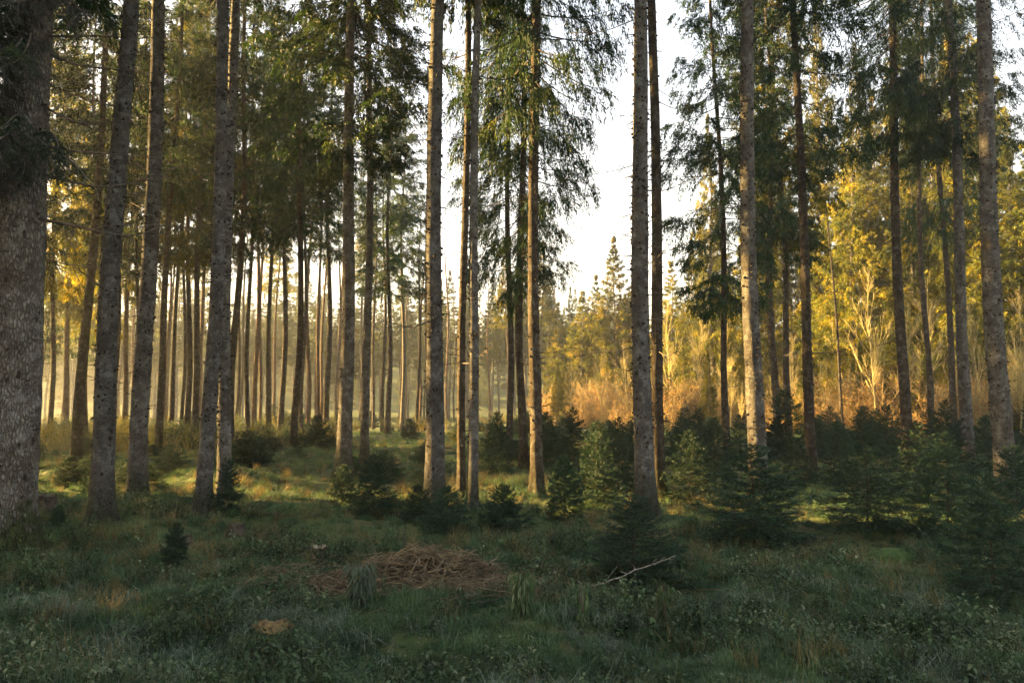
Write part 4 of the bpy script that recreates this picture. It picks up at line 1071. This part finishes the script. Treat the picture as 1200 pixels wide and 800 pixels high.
def branch_obj(name, pts, r0, mat_, parent=None, side=4, seed=0, **kw):
    """a single fallen branch through given world points, with side twigs"""
    rg = np.random.default_rng(seed); pts = np.array([list(p) for p in pts], float); o = pts[0].copy()
    t = np.linspace(0, len(pts) - 1, 4 * len(pts)); P = np.stack([np.interp(t, np.arange(len(pts)), pts[:, k]) for k in range(3)], -1) - o
    for _ in range(2): P[1:-1] = (P[:-2] + 2 * P[1:-1] + P[2:]) / 4
    P[1:-1] += rg.normal(size=(len(P) - 2, 3)) * r0 * 0.5
    g = Geo(); g.tube(P, r0 * (1 - 0.7 * np.linspace(0, 1, len(P))), 7)
    for k in range(side):
        i = rg.integers(1, len(P) - 1); d = rg.normal(size=3); d[2] = abs(d[2]) * 0.8; d /= np.linalg.norm(d); l = rg.uniform(0.05, 0.28)
        g.tube([P[i], P[i] + d * l * 0.5 + rg.normal(size=3) * 0.01, P[i] + d * l], [r0 * 0.4, r0 * 0.3, r0 * 0.15], 4)
    ob = link(name, g.mesh(name, mat_), parent, o if parent is None else o - np.array(parent.location), **kw)
    return ob
def up(px, py, h, lift=0.0):
    """point h metres above the ground point seen at px,py"""
    p = at(px, py); return (p.x, p.y, p.z + h)
for k, (a, b, c, r, m_) in enumerate([
    ((452, 700, .03), (500, 696, .08), (556, 676, .24), .010, M_pile), ((440, 702, .03), (520, 706, .03), (560, 703, .02), .009, M_deadpale),
    ((400, 680, .06), (440, 668, .14), (470, 672, .12), .009, M_pile), ((455, 676, .12), (500, 670, .16), (540, 684, .10), .010, M_pile),
    ((520, 690, .14), (560, 696, .12), (600, 706, .05), .009, M_pile), ((470, 690, .16), (440, 684, .10), (400, 690, .03), .008, M_dead),
    ((530, 705, .06), (545, 690, .12), (566, 668, .20), .006, M_pile), ((480, 684, .19), (520, 680, .15), (575, 694, .07), .008, M_pile),
    ((365, 692, .02), (400, 694, .05), (440, 690, .08), .008, M_dead), ((545, 712, .03), (575, 708, .03), (606, 700, .02), .008, M_dead)]):
    branch_obj('branch', [up(*a), up(*b), up(*c)], r, m_, pile, 3, 70 + k)

# ------------------------------------------------------------------ fallen branches, sticks, stumps
branch_obj('fallen_branch', [up(652, 694, .02), up(700, 688, .13), up(745, 684, .24), up(793, 680, .36)], .008, M_deadpale, None, 11, 90, label='long pale fallen branch with side twigs leaning against the dense bushy spruce', cat='branch')
branch_obj('fallen_branch', [up(596, 686, .03), up(625, 684, .05), up(652, 685, .03)], .011, M_pile, None, 2, 91, label='short brown stick lying right of the twig heap', cat='branch')
branch_obj('fallen_branch', [up(622, 692, .02), up(634, 688, .12), up(637, 688, .20)], .012, M_stump, None, 1, 92, label='dark stub of branch poking up right of the twig heap', cat='branch')
branch_obj('fallen_branch', [up(450, 672, .0), up(438, 670, .16), up(425, 668, .32)], .009, M_dead, None, 3, 93, label='dark stick poking up leftward behind the twig heap', cat='branch')
branch_obj('fallen_branch', [up(815, 697, .05), up(870, 697, .05), up(920, 698, .04)], .004, M_ochre, None, 1, 94, label='thin straw coloured stalk lying flat in the grass on the right', cat='branch')
branch_obj('fallen_branch', [up(250, 717, .04), up(268, 719, .05), up(284, 722, .03)], .009, M_dead, None, 2, 95, label='short grey stick left of the ochre rotten wood', cat='branch')
branch_obj('fallen_branch', [up(290, 632, .02), up(318, 628, .06), up(338, 622, .03)], .018, M_stump, None, 3, 96, label='dark mossy branch lying behind the dark cut stump', cat='branch')
branch_obj('fallen_branch', [up(340, 606, .03), up(310, 606, .05), up(290, 600, .02)], .014, M_dead, None, 4, 97, label='grey dead branch on the ground right of the compact spruce', cat='branch')
branch_obj('fallen_branch', [up(343, 654, .02), up(358, 652, .04), up(372, 648, .06)], .010, M_deadpale, None, 2, 98, label='pale broken root reaching left from the cut stump', cat='branch')

def lump(name, p, rx, ry, rz, mat_, seed, rough=0.25, **kw):
    n, m_ = 14, 22
    ph = np.linspace(0.0, np.pi / 2 * 1.15, n); th = np.arange(m_) / m_ * 2 * np.pi
    A, B = np.meshgrid(ph, th, indexing='ij')
    f = 1 + rough * (fbm(np.cos(B) * 1.5 * np.sin(A) + 7 + seed, np.sin(B) * 1.5 * np.sin(A) + 3, seed, 4) - 0.47) * 2 + rough * 0.25 * (vnoise(np.cos(B) * 6 * A + 20, np.sin(B) * 6 * A + 20, seed + 3) - 0.5)
    V = np.stack([rx * np.sin(A) * np.cos(B) * f, ry * np.sin(A) * np.sin(B) * f, rz * np.cos(A) * f], -1).reshape(-1, 3)
    i = np.arange(n - 1)[:, None] * m_; j = np.arange(m_)[None, :]; jn = (j + 1) % m_
    Q = np.stack([i + j, i + m_ + j, i + m_ + jn, i + jn], -1).reshape(-1, 4)
    return link(name, mesh_np(name, V, Q, mat_, True), None, p, **kw)

def stump(px, py, r, h, label, seed, cutc=M_cut):
    p = at(px, py); t = link('tree_stump', None, loc=p, label=label, cat='stump', group='old stumps in the grass')
    rg = np.random.default_rng(seed); n = 24; th = np.arange(n) / n * 2 * np.pi
    zs = np.array([-0.06, 0.03, h * 0.4, h * 0.75, h]); V = []
    top = h * (1 + 0.25 * (vnoise(np.cos(th) * 2 + 5, np.sin(th) * 2 + 5, seed) - 0.5))
    for z in zs:
        fl = r * (1 + 0.5 * math.exp(-max(z, 0) / 0.06) * (1 + 0.4 * np.sin(5 * th + seed))) * (1 + 0.12 * (vnoise(th * 3, th * 0 + z * 8, seed) - .5))
        zz = np.where(z == h, top, z); V.append(np.stack([fl * np.cos(th), fl * np.sin(th), zz * np.ones(n)], -1))
    V = np.vstack(V); i = np.arange(4)[:, None] * n; j = np.arange(n)[None, :]; jn = (j + 1) % n
    Q = np.stack([i + j, i + jn, i + n + jn, i + n + j], -1).reshape(-1, 4)
    link('bark', mesh_np('bark', V, Q, M_stump, True), t)
    rim = V[-n:] * np.array([0.96, 0.96, 1]); 
    V2 = np.vstack([rim, rim * np.array([.5, .5, 1]) + rg.normal(size=(n, 3)) * 0.006, [[0, 0, h * 0.96]]])
    jj = np.arange(n); jjn = (jj + 1) % n
    link('cut_face', mesh_np('cut_face', V2, [np.stack([jj, jjn, n + jjn, n + jj], -1), np.stack([n + jj, n + jjn, np.full(n, 2 * n)], -1)], cutc), t)
stump(375, 656, .085, .15, 'small dark stump with pale cut top behind the twig heap', 1)
stump(55, 588, .13, .2, 'dark old stump right of the massive left edge trunk', 2, M_stump)
stump(212, 638, .12, .11, 'flat dark stump in the grass below the close pair of trunks', 3, M_stump)
stump(277, 624, .10, .14, 'dark angular stump right below the compact dark spruce', 5, M_stump)
p = at(313, 737); lump('rotten_wood', p - Vector((0, 0, .01)), .135, .08, .06, M_ochre, 4, 1.1, rot=(0, 0, .1), label='ochre lump of rotten wood lying in the front left grass', cat='dead wood')
p = at(1045, 654); lump('moss_mound', p - Vector((0, 0, .02)), .30, .2, .13, M_moss, 8, 0.15, label='round bright green moss cushion right of the airy spruce', cat='moss')
p = at(1005, 638); lump('moss_mound', p - Vector((0, 0, .02)), .25, .16, .07, M_moss, 9, 0.2, label='flat moss cushion at the foot of the airy spruce', cat='moss')
p = at(345, 600); lump('moss_mound', p - Vector((0, 0, .03)), .55, .3, .16, M_moss, 12, 0.3, label='mossy hummock right of the compact dark spruce', cat='moss')

# drooping withered weeds
def droop_plant(px, py, h, wd, n, mat_, label, seed):
    rg = np.random.default_rng(seed); p = at(px, py); g = Geo(); gs = Geo()
    for k in range(5):
        a = rg.uniform(0, 6.28); gs.tube([[0, 0, -0.02], [math.cos(a) * wd * .2, math.sin(a) * wd * .2, h * .6], [math.cos(a) * wd * .5, math.sin(a) * wd * .5, h * rg.uniform(.8, 1)]], [.005, .004, .002], 5)
    t = rg.random(n) ** 0.7; a = rg.uniform(0, 6.28, n); r = wd * (0.25 + 0.6 * rg.random(n)) * (0.5 + 0.5 * t)
    B = np.stack([np.cos(a) * r, np.sin(a) * r, h * (0.15 + 0.85 * t)], -1)
    g.blades(B, np.stack([np.cos(a) * .25, np.sin(a) * .25, np.full(n, -1.0)], -1) + rg.normal(size=(n, 3)) * .22, rg.uniform(.04, .11, n), 0.014, rg, kite=True)
    t_ = link('drooping_weed', None, loc=p, label=label, cat='weed')
    link('stems', gs.mesh('stems', M_dead), t_); link('leaves', g.mesh('leaves', mat_), t_, kind='stuff')
droop_plant(422, 716, .33, .15, 560, M_frost, 'grey green drooping weed in front of the left end of the twig heap', 5)
droop_plant(612, 722, .32, .11, 360, M_weed, 'dark drooping weed at the right end of the twig heap', 6)
droop_plant(536, 712, .16, .07, 150, M_weed, 'small drooping weed at the front of the twig heap', 8)
droop_plant(780, 740, .34, .06, 120, M_weed, 'thin upright weed stalk in front of the fallen branch', 9)
droop_plant(683, 745, .36, .05, 100, M_weed, 'slender weed stalk standing below the pale fallen branch', 10)

# ------------------------------------------------------------------ haze over the whole place
if HAZE > 0:
    x0, x1, y0, y1, z0, z1 = -440, 440, -140, 320, -2.5, 36
    V = [(x, y, z) for x in (x0, x1) for y in (y0, y1) for z in (z0, z1)]
    Fq = [(0, 1, 3, 2), (4, 6, 7, 5), (0, 4, 5, 1), (2, 3, 7, 6), (0, 2, 6, 4), (1, 5, 7, 3)]
    m, nt_, out = mat('haze')
    pv = N(nt_, 'ShaderNodeVolumePrincipled')
    pv.inputs['Density'].default_value = HAZE; pv.inputs['Color'].default_value = (0.93, 0.94, 0.93, 1); pv.inputs['Anisotropy'].default_value = 0.62
    nt_.links.new(pv.outputs[0], out.inputs['Volume'])
    me = mesh_np('haze', V, np.array(Fq), m)
    link('haze', me, kind='stuff', label='pale morning haze filling the forest', cat='haze')
